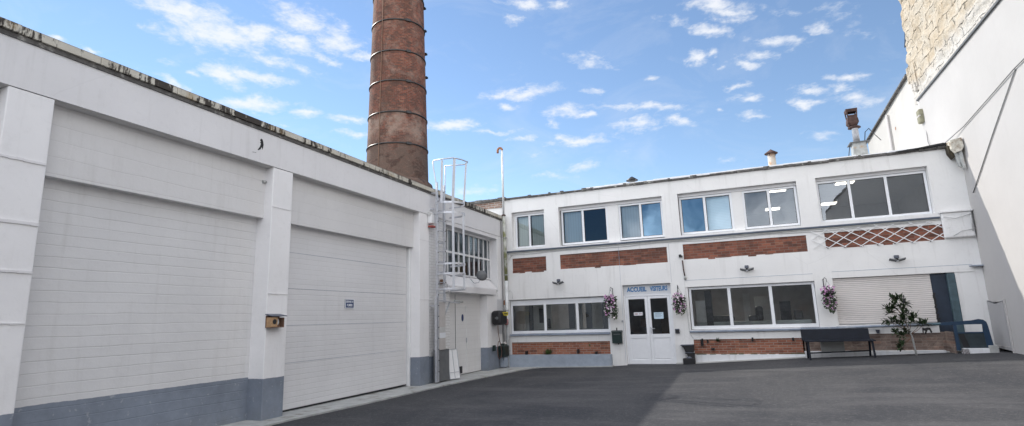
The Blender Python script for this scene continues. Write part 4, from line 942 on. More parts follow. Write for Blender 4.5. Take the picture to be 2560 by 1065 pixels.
def sbar(x, y, z0, z1, w, xt=None, yt=None):
    xt = x if xt is None else xt; yt = y if yt is None else yt
    MB().bar((x, y, z0), (xt, yt, z1), w, .010, (.5, -.85, 0)).build('cage_strap', M['galvw'], t)
sbar(-6.93, 12.93, 2.42, 4.72, .065); sbar(-6.93, 12.93, 4.73, 5.92, .075, -6.84, 12.88); sbar(-6.78, 13.24, 2.42, 4.50, .05)
sbar(-6.79, 13.30, 4.75, 5.92, .05, -6.73, 13.36); sbar(-7.24, 12.86, 4.75, 5.92, .06, -7.20, 12.84)
topr = [(-7.49, 12.86, 5.95), (-7.15, 12.83, 5.95), (-6.88, 12.86, 5.95), (-6.76, 13.10, 5.95), (-6.71, 13.42, 5.95), (-6.86, 13.61, 5.95)]
m = MB(); m.tube(topr, .018, 6); m.build('top_rail', M['galv'], t)
MB().tube([(-6.86, 13.61, 5.95), (-7.46, 13.47, 5.95)], .016, 6).build('top_rail', M['galv'], t)
MB().tube([(-7.49, 12.86, 5.93), (-7.49, 12.86, 5.80), (XL, 12.95, 5.22), (XL, 12.95, 5.0)], .018, 6).build('handrail', M['galv'], t)
MB().tube([(-7.46, 13.47, 5.95), (-7.46, 13.47, 5.5), (XL, 13.40, 5.1), (XL, 13.36, 4.8)], .016, 6).build('handrail', M['galv'], t)
for yb_, zb_ in ((12.95, 4.62), (13.34, 3.72), (12.95, 2.02), (12.95, 5.06)): MB().box(XF, XL, yb_-.02, yb_+.02, zb_-.02, zb_+.02).build('wall_bracket', M['galv'], t)
m = MB(); m.bar((XL, 12.95, 2.16), (XL+.02, 14.15, 2.10), .05, .03); m.bar((XL, 13.35, 1.78), (XL, 13.62, 2.12), .03); m.build('swing_arm', M['galv'], t)
MB().tube([(XL+.01, 13.88, 2.15), (XL+.01, 14.36, 2.14)], .03, 8).build('arm_spring', M['zinc'], t)
g_ = MB().box(XL-.01, XL+.008, 13.02, 13.36, .88, 2.11, .003).build('guard_plate', M['beige'], t)
MB().box(XL+.0085, XL+.012, 13.03, 13.35, 1.18, 1.32).build('label_plate', M['paper'], g_)
MB().box(XL+.0085, XL+.011, 13.03, 13.35, 1.33, 1.46).build('label_plate', M['cablew'], g_)
tag(MB().box(-7.60, -7.45, 13.02, 13.60, .085, .88, .005).build('grey_board', M['grey'], None, (-7.5, 13.3, .08)), 'dark grey board standing at the foot of the caged ladder', 'board')
t = thing('leaning_panel', (-7.35, 13.75, .08), 'white framed panel leaning at the foot of the caged ladder beside the dark board', 'panel')
m = MB(); m.obox((-7.44, 13.80, .47), (-.15, .05, 1), (.3, 1, 0), (1, -.3, .15), .39, .19, .008); m.build('sheet', M['white'], t)
m = MB(); u = Vector((-.15, .05, 1)).normalized(); v_ = Vector((.3, 1, 0)).normalized(); c0 = Vector((-7.43, 13.80, .47))
for s_ in (-.19, .0, .19): m.bar(c0+v_*s_-u*.39, c0+v_*s_+u*.39, .016)
for s_ in (-.39, .39, -.22): m.bar(c0+u*s_-v_*.19, c0+u*s_+v_*.19, .016)
m.build('frame', M['galv'], t)
tag(MB().box(-7.628, -7.54, 13.42, 13.64, 2.62, 2.74, .02).build('loose_brick', M['woodd'], None, (-7.58, 13.53, 2.62)), 'brown brick-like block on the wall beside the ladder, level with the sloping sill', 'block')

# alarm siren on the last pillar
t = thing('alarm_siren', (-7.6, 12.9, 4.3), 'white alarm siren with rust-red base at the top of the pillar by the ladder', 'alarm')
m = MB(); m.box(-7.63, -7.50, 12.78, 13.02, 4.20, 4.46, .03); m.build('housing', M['white'], t)
MB().tube([(-7.565, 12.76, 4.46), (-7.565, 13.04, 4.46)], .06, 12).build('hood', M['cablew'], t)
MB().box(-7.62, -7.48, 12.80, 13.0, 4.10, 4.15, .01).build('lamp', M['red'], t)
tag(MB().tube([(-7.80, 7.415, 4.20), (-7.80, 7.34, 4.18)], [.02, .03], 8).build('pipe_stub', M['zinc'], None, (-7.8, 7.4, 4.2)), 'small rusty pipe stub high on the shaded side of the middle pillar', 'pipe stub')

# bird box on the middle pillar
t = thing('bird_box', (-7.5, 7.5, 1.57), 'small wooden nest box with two round holes and slate-blue roof on the middle pillar', 'bird box')
m = MB(); m.box(-7.63, -7.615, 7.40, 7.70, 1.59, 1.79); m.box(-7.615, -7.50, 7.40, 7.70, 1.59, 1.602); m.box(-7.615, -7.50, 7.685, 7.70, 1.603, 1.76); m.build('back_board', M['woodd'], t)
m = MB(); m.box(-7.51, -7.495, 7.405, 7.54, 1.603, 1.765); m.build('front_board', M['wood'], t)
MB().box(-7.61, -7.511, 7.405, 7.42, 1.603, 1.765).build('side_board', M['wood'], t); MB().box(-7.60, -7.585, 7.545, 7.68, 1.603, 1.765).build('inner_board', M['woodd'], t)
m = MB(); m.disc((-7.4935, 7.475, 1.69), (1, 0, 0), .045, 20); m.build('entrance_hole', M['stain'], t)
m = MB(); m.disc((-7.583, 7.625, 1.69), (1, 0, 0), .04, 20, .055); m.build('pale_disc', M['paper'], t)
m = MB(); m.prism([(-7.63, 1.815), (-7.47, 1.780), (-7.47, 1.792), (-7.63, 1.827)], 'y', 7.385, 7.735); m.build('roof', M['slate'], t)

# ------------------------------------------------------------------ items on the facade
def floodlight():
    t = thing('twin_floodlight', (0, 0, 0), '', 'floodlight', 'twin floodlights on the facade')
    MB().box(-.055, .055, -.07, -.001, .05, .135, .01).build('sensor_box', M['slate'], t)
    MB().box(-.03, .03, -.10, -.03, -.005, .05, .008).build('joint', M['black'], t)
    for s in (-1, 1):
        m = MB(); m.obox((s*.105, -.10, .005-.0), (1, 0, -.28*s*-1), (0, 1, -.4), (.28*-s, .4, 1), .085, .05, .014)
        m.build('lamp_head', M['grey'], t)
    m = MB(); m.lathe((0, -.09, -.045), [(.01, 0), (.035, .01), (.04, .035)], 14); m.build('sensor_dome', M['galv'], t)
    return t
fl0 = floodlight()
for i, (x, z, lab) in enumerate(((-5.66, 2.75, 'twin-head floodlight above the lower left ribbon window'), (.20, 2.83, 'twin-head floodlight above the lower window right of the entrance'), (3.98, 2.86, 'twin-head floodlight above the white roller shutter'))):
    o = fl0 if i == 0 else copy_tree(fl0)
    o.location = (x, YF, z); o['label'] = lab

def leaf_quads(mb, c, r, n, size, rng, stretch=1.6, droop=0.0):
    for _ in range(n):
        while True:
            p = Vector((rng.uniform(-1, 1), rng.uniform(-1, 1), rng.uniform(-1, 1)))
            if p.length < 1: break
        p = Vector((p.x*r[0], p.y*r[1], p.z*r[2]))+Vector(c)
        d = Vector((rng.uniform(-1, 1), rng.uniform(-1, 1), rng.uniform(-1, 1)-droop)).normalized()
        s = d.orthogonal().normalized(); s.rotate(Matrix.Rotation(rng.uniform(0, 6.28), 3, d)); L = size*rng.uniform(.7, 1.3); W = L/stretch
        mb.add([p, p+d*L*.5+s*W*.5, p+d*L, p+d*L*.5-s*W*.5], [(0, 1, 2, 3)])
def flower(mb, p, nrm, r, rng):
    nrm = Vector(nrm).normalized(); u = nrm.orthogonal().normalized(); w = nrm.cross(u); a0 = rng.uniform(0, 6)
    vs = [Vector(p)-nrm*r*.35]
    for i in range(10):
        rr = r*(1 if i % 2 == 0 else .72); a = a0+i*math.pi/5
        vs.append(Vector(p)+u*rr*math.cos(a)+w*rr*math.sin(a))
    mb.add(vs, [(0, i+1, (i+1) % 10+1) for i in range(10)])
def basket(x, z, lab, tails, mix, seed, hook):
    rng = random.Random(seed)
    t = thing('hanging_basket', (x, YF, z), lab, 'hanging basket', 'hanging flower baskets on the facade')
    y = YF-.28
    m = MB(); m.tube([(x+hook, YF-.005, z+.12), (x+hook, YF-.02, z+.36)], .010, 5); m.tube([(x+hook, YF-.02, z+.32), (x+hook*.6, y+.05, z+.38), (x+.0, y, z+.34), (x, y, z+.26)], .008, 5); m.build('bracket', M['black'], t)
    m = MB()
    for a in (0, 2.1, 4.2): m.tube([(x, y, z+.30), (x+.15*math.cos(a), y+.15*math.sin(a), z)], .003, 4)
    m.build('chain', M['black'], t)
    m = MB(); m.lathe((x, y, z-.14), [(.08, 0), (.13, .06), (.155, .14)], 16); m.build('pot', M['black'], t)
    lv = MB(); leaf_quads(lv, (x, y, z-.02), (.19, .17, .14), 260, .06, rng)
    fk = {'pinkf': MB(), 'whitef': MB(), 'purplef': MB()}
    for (dx, ln, wd) in tails: leaf_quads(lv, (x+dx, y-.04, z-ln*.5), (wd*1.15, .15, ln*.55), int(620*ln), .055, rng, 1.7, .8)
    tag(lv.build('foliage', M['leaf'], t), kind='stuff')
    l2 = MB()
    for (dx, ln, wd) in tails: leaf_quads(l2, (x+dx, y-.05, z-ln*.85), (wd*.8, .08, ln*.22), int(60*ln)+10, .06, rng, 1.7, .8)
    tag(l2.build('trailing_stems', M['leaf2'], t), kind='stuff')
    def put(cx, cz, rx, rz_, n, w):
        for _ in range(n):
            a = rng.uniform(0, 6.28); q_ = math.sqrt(rng.random())
            p = (x+cx+rx*q_*math.cos(a), y-.12-rng.uniform(-.02, .05), z+cz+rz_*q_*math.sin(a))
            kd = rng.choices(('pinkf', 'whitef', 'purplef'), w)[0]
            flower(fk[kd], p, (rng.uniform(-.7, .7), -1, rng.uniform(-.3, .8)), rng.uniform(.024, .036), rng)
    put(0, .06, .19, .09, 30, mix[0])
    for (dx, ln, wd) in tails: put(dx, -ln*.5, wd, ln*.5, int(34*ln), mix[1])
    for nm, mbx in fk.items():
        o_ = mbx.build({'pinkf': 'pink_flowers', 'whitef': 'white_flowers', 'purplef': 'purple_flowers'}[nm], M[nm], t); tag(o_, kind='stuff')
basket(-3.88, 2.14, 'hanging basket of pink petunias trailing in two tails, left of the entrance', [(-.12, .54, .085), (.10, .60, .095)], [(9, 2, 1), (3, 4, 1)], 3, .02)
basket(-1.79, 2.10, 'bushy hanging basket of white and purple petunias, right of the entrance', [(-.07, .45, .12), (.06, .46, .13)], [(4, 5, 1), (4, 5, 1)], 5, -.04)
basket(2.20, 2.10, 'long full hanging basket of pink petunias, left of the white roller shutter', [(-.05, .45, .10), (.06, .56, .10)], [(8, 2, 1), (5, 4, 1)], 8, -.05)

t = thing('letter_box', (-3.79, YF, .76), 'dark green letter box left of the entrance doors', 'letter box')
MB().box(-3.955, -3.64, YF-.11, YF-.001, .76, 1.10, .012).build('box', M['green'], t)
m = MB(); m.prism([(YF-.13, 1.10), (YF, 1.10), (YF, 1.16), (YF-.12, 1.125)], 'x', -3.97, -3.625); m.build('lid', M['green'], t)
m = MB(); m.box(-3.82, -3.79, YF-.02, YF-.001, 1.15, 1.24); m.lathe((-3.77, YF-.05, .725), [(.012, 0), (.018, .03)], 10); m.build('fixing', M['black'], t)
MB().box(-3.90, -3.69, YF-.1125, YF-.11, 1.03, 1.05).build('slot', M['grey'], t)
t = thing('entry_box', (-1.94, YF, 1.03), 'small black intercom box right of the entrance doors', 'intercom')
MB().box(-2.01, -1.88, YF-.06, YF-.001, 1.03, 1.165, .01).build('case', M['slate'], t); MB().box(-1.995, -1.895, YF-.068, YF-.058, 1.05, 1.14, .004).build('cover', M['black'], t)
tag(MB().tube([(-3.60, YF-.02, 1.45), (-3.60, YF-.06, 1.44)], [.022, .03], 10).build('door_bell', M['galv'], None, (-3.6, YF, 1.45)), 'small silver bell push on the wall left of the entrance frame', 'door bell')

t = thing('ash_stand', (-1.68, 17.85, .14), 'black two-tier waste stand with rounded shelves, right of the entrance', 'waste stand')
m = MB()
m.prism([(-1.87, .68), (-1.80, .63), (-1.76, .55), (-1.745, .49), (-1.50, .49), (-1.49, .68)], 'y', 17.74, 17.985); m.build('upper_tier', M['black'], t)
m = MB(); m.prism([(-1.77, .455), (-1.70, .41), (-1.675, .34), (-1.67, .30), (-1.49, .30), (-1.49, .455)], 'y', 17.76, 17.985); m.build('lower_tier', M['black'], t)
MB().box(-1.83, -1.485, 17.72, 17.985, .13, .30, .008).build('base', M['black'], t)
m = MB(); m.prism([(-1.88, .675), (-1.86, .695), (-1.50, .70), (-1.49, .68)], 'y', 17.72, 17.99); m.build('top_tray', M['slate'], t)
m = MB(); m.prism([(-1.765, .455), (-1.75, .475), (-1.54, .48), (-1.53, .458)], 'y', 17.745, 17.99); m.build('middle_tray', M['slate'], t)
m = MB(); m.lathe((-1.64, 17.80, .30), [(.085, 0), (.075, .035), (.03, .06)], 16); m.build('dome', M['slate'], t)

t = thing('security_camera', (-1.67, YF, 3.35), 'tiny black camera on the wall between the second and third upper brick panels', 'camera')
MB().box(-1.705, -1.63, YF-.11, YF-.02, 3.33, 3.42, .012).build('body', M['black'], t); MB().box(-1.66, -1.60, YF-.03, YF-.001, 3.35, 3.39).build('mount', M['grey'], t)
t = thing('corroded_downpipe', (-1.60, YF, 2.66), 'thin corroded brown pipe running down from the third brick panel to the lower window head', 'pipe')
MB().tube([(-1.615, YF-.03, 3.24), (-1.605, YF-.03, 2.95), (-1.585, YF-.03, 2.74)], .018, 8).build('pipe', M['rust'], t); MB().lathe((-1.58, YF-.03, 2.64), [(.03, 0), (.04, .05), (.03, .11)], 10).build('junction', M['zinc'], t)
tube_thing('cable', [(-1.60, YF-.012, 2.64), (-1.62, YF-.01, 2.0), (-1.60, YF-.01, 1.2), (-1.58, YF-.01, 1.0), (-1.5, YF-.01, .87)], .008, M['cablew'], 'pale cable trailing down the wall between the basket and the right lower window', 'cable', 'pale cables on the facade')
tube_thing('cable', [(-7.35, YF-.012, 2.3), (-7.36, YF-.02, 2.5), (-7.42, YF-.02, 2.58), (-7.5, YF-.02, 2.56)], .007, M['cablew'], 'pale cable arching over the left end of the lower left window', 'cable', 'pale cables on the facade')
tube_thing('cable', [(-7.44, YF-.02, 1.05), (-7.44, YF-.02, .75), (-7.42, YF-.04, .5)], .012, M['black'], 'short black cable hanging below the left end of the lower left sill', 'cable', 'pale cables on the facade') if False else None
# white lattice over the fourth brick panel
t = thing('garden_trellis', (3.6, YF, 3.3), 'white expanding lattice trellis fixed over the rightmost brick panel', 'trellis')
x0, x1, z0, z1 = 2.0, 5.14, 3.30, 3.86
for sgn in (1, -1):
    m = MB(); x = x0-.85
    while x < x1+.9:
        # a slat from bottom to top of the band at ~32 degrees
        xa, za_ = x, z0; xb, zb_ = x+.88, z1
        if sgn < 0: xa, xb = xb, xa
        # clip to the trellis
        def clip(xa, za, xb, zb):
            if xa > xb: xa, za, xb, zb = xb, zb, xa, za
            if xb < x0 or xa > x1: return None
            if xa < x0: za += (zb-za)*(x0-xa)/(xb-xa); xa = x0
            if xb > x1: zb = za+(zb-za)*(x1-xa)/(xb-xa); xb = x1
            return xa, za, xb, zb
        c = clip(xa, za_, xb, zb_)
        if c and c[2]-c[0] > .08:
            dy_ = YF-.02-(.008 if sgn > 0 else .017)
            w_ = random.uniform(-.018, .018)
            m.bar((c[0], dy_, c[1]+w_), (c[2], dy_, c[3]-w_), .008, .021)
        x += .405
    m.build('slats', M['white'], t)
m = MB()
for i in range(7): m.box(2.38+i*.405-.012, 2.38+i*.405+.012, YF-.035, YF-.001, 3.30, 3.325)
m.build('fixings', M['black'], t)

# ------------------------------------------------------------------ bench
t = thing('bench', (2.23, 17.4, .34), 'dark metal bench with solid backrest standing against the office wall, right of the entrance', 'bench')
MB().obox((2.20, 17.60, .93), (1, 0, 0), (0, .25, 1), (0, 1, -.25), .81, .15, .015).build('backrest', M['bench'], t)
for i, (yy_, zz_) in enumerate(((17.15, .775), (17.27, .785), (17.39, .79), (17.50, .80))):
    MB().box(1.42, 3.06, yy_-.052, yy_+.052, zz_-.012, zz_+.012, .006).build('seat_slat', M['bench'], t)
for x in (1.50, 2.98):
    MB().bar((x, 17.15, .76), (x+.0, 17.05, gz(x, 17.05)), .045, .05).build('leg', M['bench'], t)
    MB().bar((x, 17.52, .80), (x, 17.66, gz(x, 17.6)), .045, .05).build('leg', M['bench'], t)
    MB().bar((x, 17.10, .75), (x, 17.56, .77), .04, .05).build('seat_bracket', M['bench'], t)
MB().bar((1.5, 17.58, .44), (2.98, 17.58, .50), .03, .03).build('stretcher', M['bench'], t)
tag(MB().box(1.85, 2.42, 17.72, 17.79, .47, .80, .01).build('stone_slab', M['concrete'], None, (2.1, 17.75, .47)), 'grey speckled stone slab leaning against the wall under the bench', 'slab')

# ------------------------------------------------------------------ handrail with blue guard
t = thing('blue_handrail', (4.0, 17.4, .45), 'petrol-blue handrail with rounded guard panel in front of the roller shutter and navy door', 'handrail')
MB().tube([(2.30, 17.86, 1.10), (3.05, 17.80, 1.115), (3.9, 17.65, 1.135), (4.6, 17.45, 1.15)], .034, 10).build('rail', M['sillm'], t)
MB().tube([(4.0, 17.63, 1.137), (4.6, 17.45, 1.152), (4.95, 17.34, 1.17)], .037, 10).build('rail', M['teal'], t)
yg = 17.30
m = MB()
out_ = [(4.55, 1.19), (5.20, 1.235), (5.33, 1.255), (5.42, 1.235), (5.47, 1.19), (5.49, 1.10), (5.53, .60)]
m.prism([(4.55, 1.19), (5.18, 1.225), (5.18, 1.13), (4.55, 1.12)], 'y', yg, yg+.05)
m.prism([(5.18, 1.225), (5.33, 1.255), (5.42, 1.235), (5.475, 1.18), (5.49, 1.10), (5.39, 1.10), (5.38, 1.13), (5.18, 1.13)], 'y', yg, yg+.05)
m.prism([(5.39, 1.10), (5.49, 1.10), (5.535, .60), (5.40, .56), (5.38, .93)], 'y', yg, yg+.05)
m.build('guard_frame', M['blue'], t)
MB().prism([(4.80, .93), (5.38, .93), (5.40, .56), (4.92, .56), (4.86, .58)], 'y', yg+.01, yg+.04).build('guard_panel', M['ddkg'], t)
MB().box(4.80, 5.37, yg-.004, yg+.05, .915, .945).build('guard_rail', M['blue'], t)
MB().box(4.79, 4.86, yg, yg+.05, .5, 1.13).build('guard_post', M['blue'], t)
MB().prism([(4.87, .90), (4.98, .90), (5.06, .58), (4.93, .58)], 'y', yg+.004, yg+.012).build('dark_gap', M['dark'], t)
MB().box(2.9, 2.93, 17.80, 17.99, 1.09, 1.12).build('wall_bracket', M['sillm'], t)
o = MB().box(4.90, 5.42, yg-.06, yg+.10, gz(5.1, 17.3)-.05, .555, .008).build('low_kerb', M['plinth'], None, (5.15, yg, .4)); tag(o, 'low white kerb block under the blue guard panel at the right', 'kerb block')
o = MB().box(5.42, 5.60, yg-.08, yg+.25, gz(5.4, 17.3)-.05, .62, .01).build('concrete_stub', M['concrete'], None, (5.5, yg, .4)); tag(o, 'small square concrete stub at the right end of the blue guard', 'concrete stub')
t = thing('floor_grate', (5.0, 17.2, .42), 'small rusty wire grate leaning at the left end of the low white kerb', 'grate')
m = MB()
for i in range(5): m.bar((4.88+i*.028, 17.20, gz(4.9, 17.2)), (4.87+i*.028, 17.24, .55), .006)
m.build('bars', M['rust'], t); m = MB()
for i in range(4): m.bar((4.87, 17.20+.01*i, .44+i*.03), (5.01, 17.20+.01*i, .44+i*.03), .005)
m.build('cross_bars', M['rust'], t)

# ------------------------------------------------------------------ young tree
def tree():
    rng = random.Random(21)
    t = thing('young_tree', (3.92, 17.3, .38), 'slender young tree with pale trunk and dark narrow leaves in front of the roller shutter', 'tree')
    MB().tube([(3.925, 17.30, .34), (3.90, 17.30, .8), (3.84, 17.31, 1.10), (3.78, 17.32, 1.4), (3.70, 17.33, 1.75)], [.024, .021, .017, .012, .006], 8).build('trunk', M['bark'], t)
    tips = [(3.64, 17.33, 1.86, .10), (3.75, 17.30, 1.88, .07), (3.58, 17.28, 1.68, .11), (3.46, 17.30, 1.62, .10), (3.50, 17.33, 1.50, .09), (3.78, 17.25, 1.62, .12), (3.85, 17.3, 1.72, .09), (3.82, 17.28, 1.48, .12), (3.74, 17.3, 1.34, .09),
            (3.40, 17.28, 1.26, .09), (3.52, 17.27, 1.30, .11), (3.66, 17.28, 1.22, .10), (3.92, 17.28, 1.28, .11), (4.00, 17.30, 1.40, .08), (3.55, 17.27, 1.02, .09), (3.66, 17.25, .94, .08), (3.78, 17.27, 1.02, .09), (4.12, 17.28, 1.20, .06), (4.22, 17.29, 1.19, .05), (3.64, 17.25, .70, .07), (3.60, 17.25, .62, .06)]
    br = MB(); lf = MB()
    for (x, y, z, r) in tips:
        zc = max(.85, z-.28); tx = 3.90-(zc-.8)*.21
        br.tube([(tx, 17.30, zc), ((tx+x)/2+.01, (17.3+y)/2, (zc+z)/2-.02), (x, y, z)], [.009, .006, .003], 5)
        for _ in range(int(230*r)+10):
            a = rng.uniform(0, 6.28); el = rng.uniform(-.6, 1.3)
            d = Vector((math.cos(a)*math.cos(el), math.sin(a)*math.cos(el)*.8, math.sin(el))); p0 = Vector((x, y, z-.03))+Vector((rng.uniform(-1, 1), rng.uniform(-1, 1), rng.uniform(-1, .6)))*r*.6
            L = rng.uniform(.10, .19); s = d.cross(Vector((0, 0, 1))).normalized()*L*.17; nrm = s.cross(d).normalized()*L*.05
            lf.add([p0, p0+d*L*.35+s+nrm, p0+d*L*.75+s*.7, p0+d*L-nrm, p0+d*L*.75-s*.7, p0+d*L*.35-s+nrm], [(0, 1, 2, 3), (0, 3, 4, 5)])
    br.build('branch', M['woodd'], t)
    lf.build('crown', M['leaf'], t)
    m = MB(); m.prism([(3.80, 1.70), (3.85, 1.72), (3.86, 1.90), (3.835, 1.90), (3.83, 1.78), (3.78, 1.74)], 'y', 17.26, 17.27); m.build('tie', M['black'], t)
tree()
m = MB(); m.prism([(4.19, 1.07), (4.24, 1.05), (4.30, 1.07), (4.36, 1.06), (4.39, .95), (4.36, .93), (4.34, 1.0), (4.30, 1.01), (4.27, .95), (4.25, .90), (4.22, .92), (4.25, .98), (4.21, 1.0), (4.20, .93), (4.185, .93)], 'y', 17.50, 17.53)
tag(m.build('dark_figure', M['black'], None, (4.28, 17.5, .95)), 'small black cut-out shape hanging under the handrail right of the young tree', 'ornament')
t = thing('small_cup', (3.35, 17.93, .95), 'small blue-grey cup on the white ledge right of the bench', 'cup')
m = MB(); m.lathe((3.28, 17.93, .925), [(.03, 0), (.05, .09), (.06, .10)], 14); m.build('body', M['slate'], t)

# small plants and fixings on the brick bases
def tuft(x, y, z, r, n, lab, pale=False, seed=1):
    rng = random.Random(seed); m = MB()
    for _ in range(n):
        a = rng.uniform(0, 6.28); el = rng.uniform(.2, 1.4); L = r*rng.uniform(.5, 1.1)
        d = Vector((math.cos(a)*math.cos(el), -abs(math.sin(a))*math.cos(el)*.6, math.sin(el))); s = d.cross(Vector((0, 0, 1))).normalized()*L*.09
        p = Vector((x+rng.uniform(-.3, .3)*r, y, z))
        m.add([p, p+d*L*.5+s, p+d*L, p+d*L*.5-s], [(0, 1, 2, 3)])
    o = m.build('wall_weed', M['leaf2'] if pale else M['leaf'], None, (x, y, z)); tag(o, lab, 'weed', 'weeds on the brick bases')
tuft(-6.10, 17.88, .43, .22, 90, 'grey-green weed growing on the planter under the lower left window', True, 4)
tuft(-4.72, 17.97, .68, .09, 30, 'small grey-green weed on the brick near the letter box', True, 6)
tuft(-.80, 17.97, .76, .13, 60, 'green fern-like weed on the brick base under the right lower window', False, 9)
tuft(-.18, 17.98, .80, .06, 18, 'tiny green weed at the top edge of the right brick base', False, 12)
for i, (x, z, h, lab) in enumerate(((-6.91, .43, .12, 'small black stub with white cap at the left of the planter'), (-5.12, .46, .13, 'leaning black stub on the planter right of its middle'), (-4.52, .43, .08, 'square black vent at the right of the planter'), (-1.27, .66, .20, 'tall black bracket near the left end of the right brick base'), (-1.12, .73, .10, 'second small black bracket from the left on the right brick base'), (.12, .76, .11, 'black bracket in the middle of the right brick base'), (1.18, .76, .09, 'black bracket at the right end of the right brick base by the bench'), (-1.02, .53, .05, 'flat black vent low on the right brick base'))):
    m = MB(); wd = .05 if h > .06 else .10
    m.box(x, x+wd, YF-.03 if x > -4 else 17.86, YF+.026, z, z+h, .006)
    if i in (0, 3): m.box(x-.03, x-.005, YF-.06, YF+.02, z-.01, z+h*.9, .004)
    tag(m.build('wall_bracket', M['black'], None, (x, YF, z)), lab, 'bracket', 'black brackets on the brick bases')

# ------------------------------------------------------------------ what stands behind the camera (seen in the glass, bounces light)
ob = thing('opposite_building', (0, -13, 0), 'grey stone building across the street, seen only as a reflection in the lower windows', 'building')
w = MB(); hl = [(1.2+i*3.2, 2.2+i*3.2, 3.6, 5.0) for i in range(-6, 6)]
wall_grid(w, -28, 26, 0, 6.2, hl, -13.0, -13.3); w.build('wall', M['oppwall'], ob)
MB().box(-28, 26, -20, -13.3, 0, 6.2).build('body', M['roomd'], ob)
MB().box(-28, 26, -20, -12.8, 6.2, 6.5).build('roof', M['grey'], ob)
for h_ in hl:
    f = MB().box(h_[0], h_[1], -13.12, -13.06, h_[2], h_[3]).build('window', plain('blue_shutter', (.05, .18, .42), .5) if h_ is hl[0] else bpy.data.materials['blue_shutter'], ob)
    MB().box(h_[0]+.15, h_[1]-.15, -13.05, -13.04, h_[2]+.55, h_[3]-.12).build('pane', M['paper'], f)

# ------------------------------------------------------------------ camera
cam = bpy.data.cameras.new('camera'); co = bpy.data.objects.new('camera', cam); COL.objects.link(co); S.camera = co
f_, yaw, pit, rol = 1390.4, -.384259, .189155, -.0316811
fwd = Vector((math.sin(yaw)*math.cos(pit), math.cos(yaw)*math.cos(pit), math.sin(pit))); rt = Vector((math.cos(yaw), -math.sin(yaw), 0)); up = rt.cross(fwd)
r2 = rt*math.cos(rol)+up*math.sin(rol); u2 = up*math.cos(rol)-rt*math.sin(rol)
co.matrix_world = Matrix(((r2.x, u2.x, -fwd.x, 0), (r2.y, u2.y, -fwd.y, 0), (r2.z, u2.z, -fwd.z, 1.6), (0, 0, 0, 1)))
cam.sensor_width = 36; cam.lens = 36*f_/2560; cam.clip_start = .05; cam.clip_end = 2000

# ------------------------------------------------------------------ sun and sky
SUN = Vector((-1.17, .46, 1.0)).normalized()
sl = bpy.data.lights.new('sun', 'SUN'); sl.energy = SUNE; sl.angle = R(.7); sl.color = (1, .955, .88)
so = bpy.data.objects.new('sun', sl); COL.objects.link(so); so.rotation_euler = (-SUN).to_track_quat('-Z', 'Y').to_euler(); so.location = (-10, 10, 30)
W = bpy.data.worlds.new('World'); S.world = W; W.use_nodes = True; nt = W.node_tree; nt.nodes.clear(); k = N(nt)
sky = k.n('ShaderNodeTexSky', sky_type='NISHITA'); sky.sun_disc = False
sky.sun_elevation = math.asin(SUN.z); sky.sun_rotation = math.atan2(SUN.x, SUN.y)
sky.air_density = 1.0; sky.dust_density = .0; sky.ozone_density = 1.5
tc = k.n('ShaderNodeTexCoord'); d = tc.outputs['Generated']; x, y, z = k.sep(d)
az = k.math('ARCTAN2', x, y); el = k.math('ARCSINE', z)
uv = k.comb(az, el, 0)
wp = k.n('ShaderNodeTexNoise'); k.l(k.comb(az, k.math('MULTIPLY', el, 1.6)), wp.inputs['Vector']); wp.inputs['Scale'].default_value = 16; wp.inputs['Detail'].default_value = 5; wp.inputs['Roughness'].default_value = .6
wa = k.n('ShaderNodeVectorMath', operation='MULTIPLY_ADD'); k.l(wp.outputs[1], wa.inputs[0]); wa.inputs[1].default_value = (.075, .034, 0); k.l(uv, wa.inputs[2])
wb = k.n('ShaderNodeVectorMath', operation='ADD'); k.l(wa.outputs[0], wb.inputs[0]); wb.inputs[1].default_value = (-.0375, -.017, 0); uv = wb.outputs[0]
acc = None
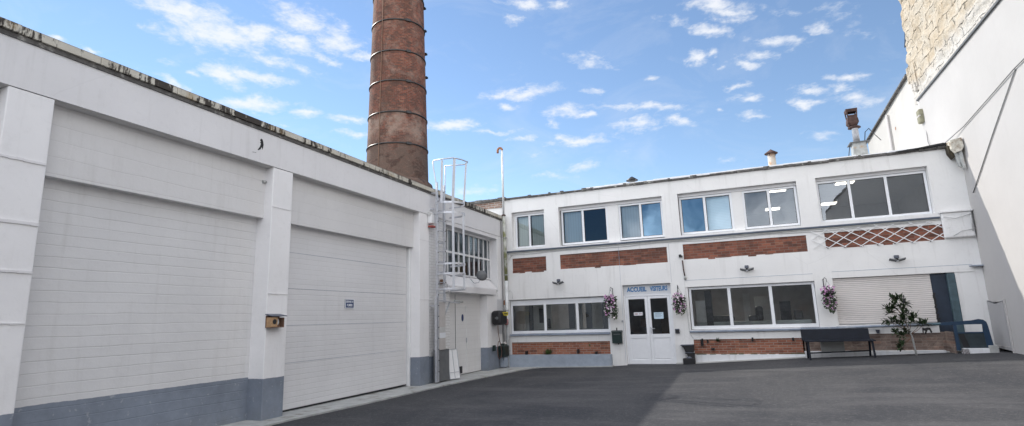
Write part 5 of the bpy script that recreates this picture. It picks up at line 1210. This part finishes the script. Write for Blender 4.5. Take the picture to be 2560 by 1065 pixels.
for (cu_, cv, ro, sx, sy, st) in CLOUDS:
    mp = k.n('ShaderNodeMapping', vector_type='TEXTURE'); k.l(uv, mp.inputs[0]); mp.inputs[1].default_value = (cu_, cv, 0); mp.inputs[2].default_value = (0, 0, ro); mp.inputs[3].default_value = (sx*1.75, sy*2.1, 1)
    gr = k.n('ShaderNodeTexGradient', gradient_type='SPHERICAL'); k.l(mp.outputs[0], gr.inputs[0])
    acc = k.math('MULTIPLY', gr.outputs[0], st) if acc is None else k.math('MAXIMUM', acc, k.math('MULTIPLY', gr.outputs[0], st))
wv = k.comb(k.math('MULTIPLY', az, 1.0), k.math('MULTIPLY', el, 2.2), 0)
n1_ = k.noise(wv, 22, 8, .66, .3); n2_ = k.noise(wv, 60, 5, .65, .3)
nn = k.math('ADD', k.math('MULTIPLY', k.math('SUBTRACT', n1_, .5), 1.9), k.math('MULTIPLY', k.math('SUBTRACT', n2_, .5), .8))
den = k.mr(k.math('ADD', acc, k.math('MULTIPLY', nn, .78)), .15, 1.02, 0, 1, True)
den = k.math('MULTIPLY', den, k.mr(acc, 0, .15))
veil = k.mr(k.noise(wv, 5.0, 6, .65, .8), .5, .8, 0, .22)
den = k.math('MAXIMUM', den, veil)
skyc = k.mix(1.0, sky.outputs[0], SKYTINT, 'MULTIPLY')
front = k.mix(k.math('MULTIPLY', den, .86), skyc, CLOUDF)
# bright cloud bank added overhead and behind the viewer, fill for the shaded walls
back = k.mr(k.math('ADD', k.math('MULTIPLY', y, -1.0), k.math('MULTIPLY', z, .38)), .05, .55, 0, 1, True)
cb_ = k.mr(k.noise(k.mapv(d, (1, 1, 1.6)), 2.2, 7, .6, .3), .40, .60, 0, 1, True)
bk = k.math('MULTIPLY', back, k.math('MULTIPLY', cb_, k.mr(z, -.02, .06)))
fin = k.mix(bk, front, CLOUDFILL)
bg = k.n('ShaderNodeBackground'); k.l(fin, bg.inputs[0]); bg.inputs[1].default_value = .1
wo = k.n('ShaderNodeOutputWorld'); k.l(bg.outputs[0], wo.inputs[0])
S.view_settings.view_transform = 'Standard'; S.view_settings.look = 'None'; S.view_settings.gamma = 1; S.view_settings.exposure = EXPO
S.cycles.max_bounces = 8; S.cycles.diffuse_bounces = 4; S.cycles.transparent_max_bounces = 12
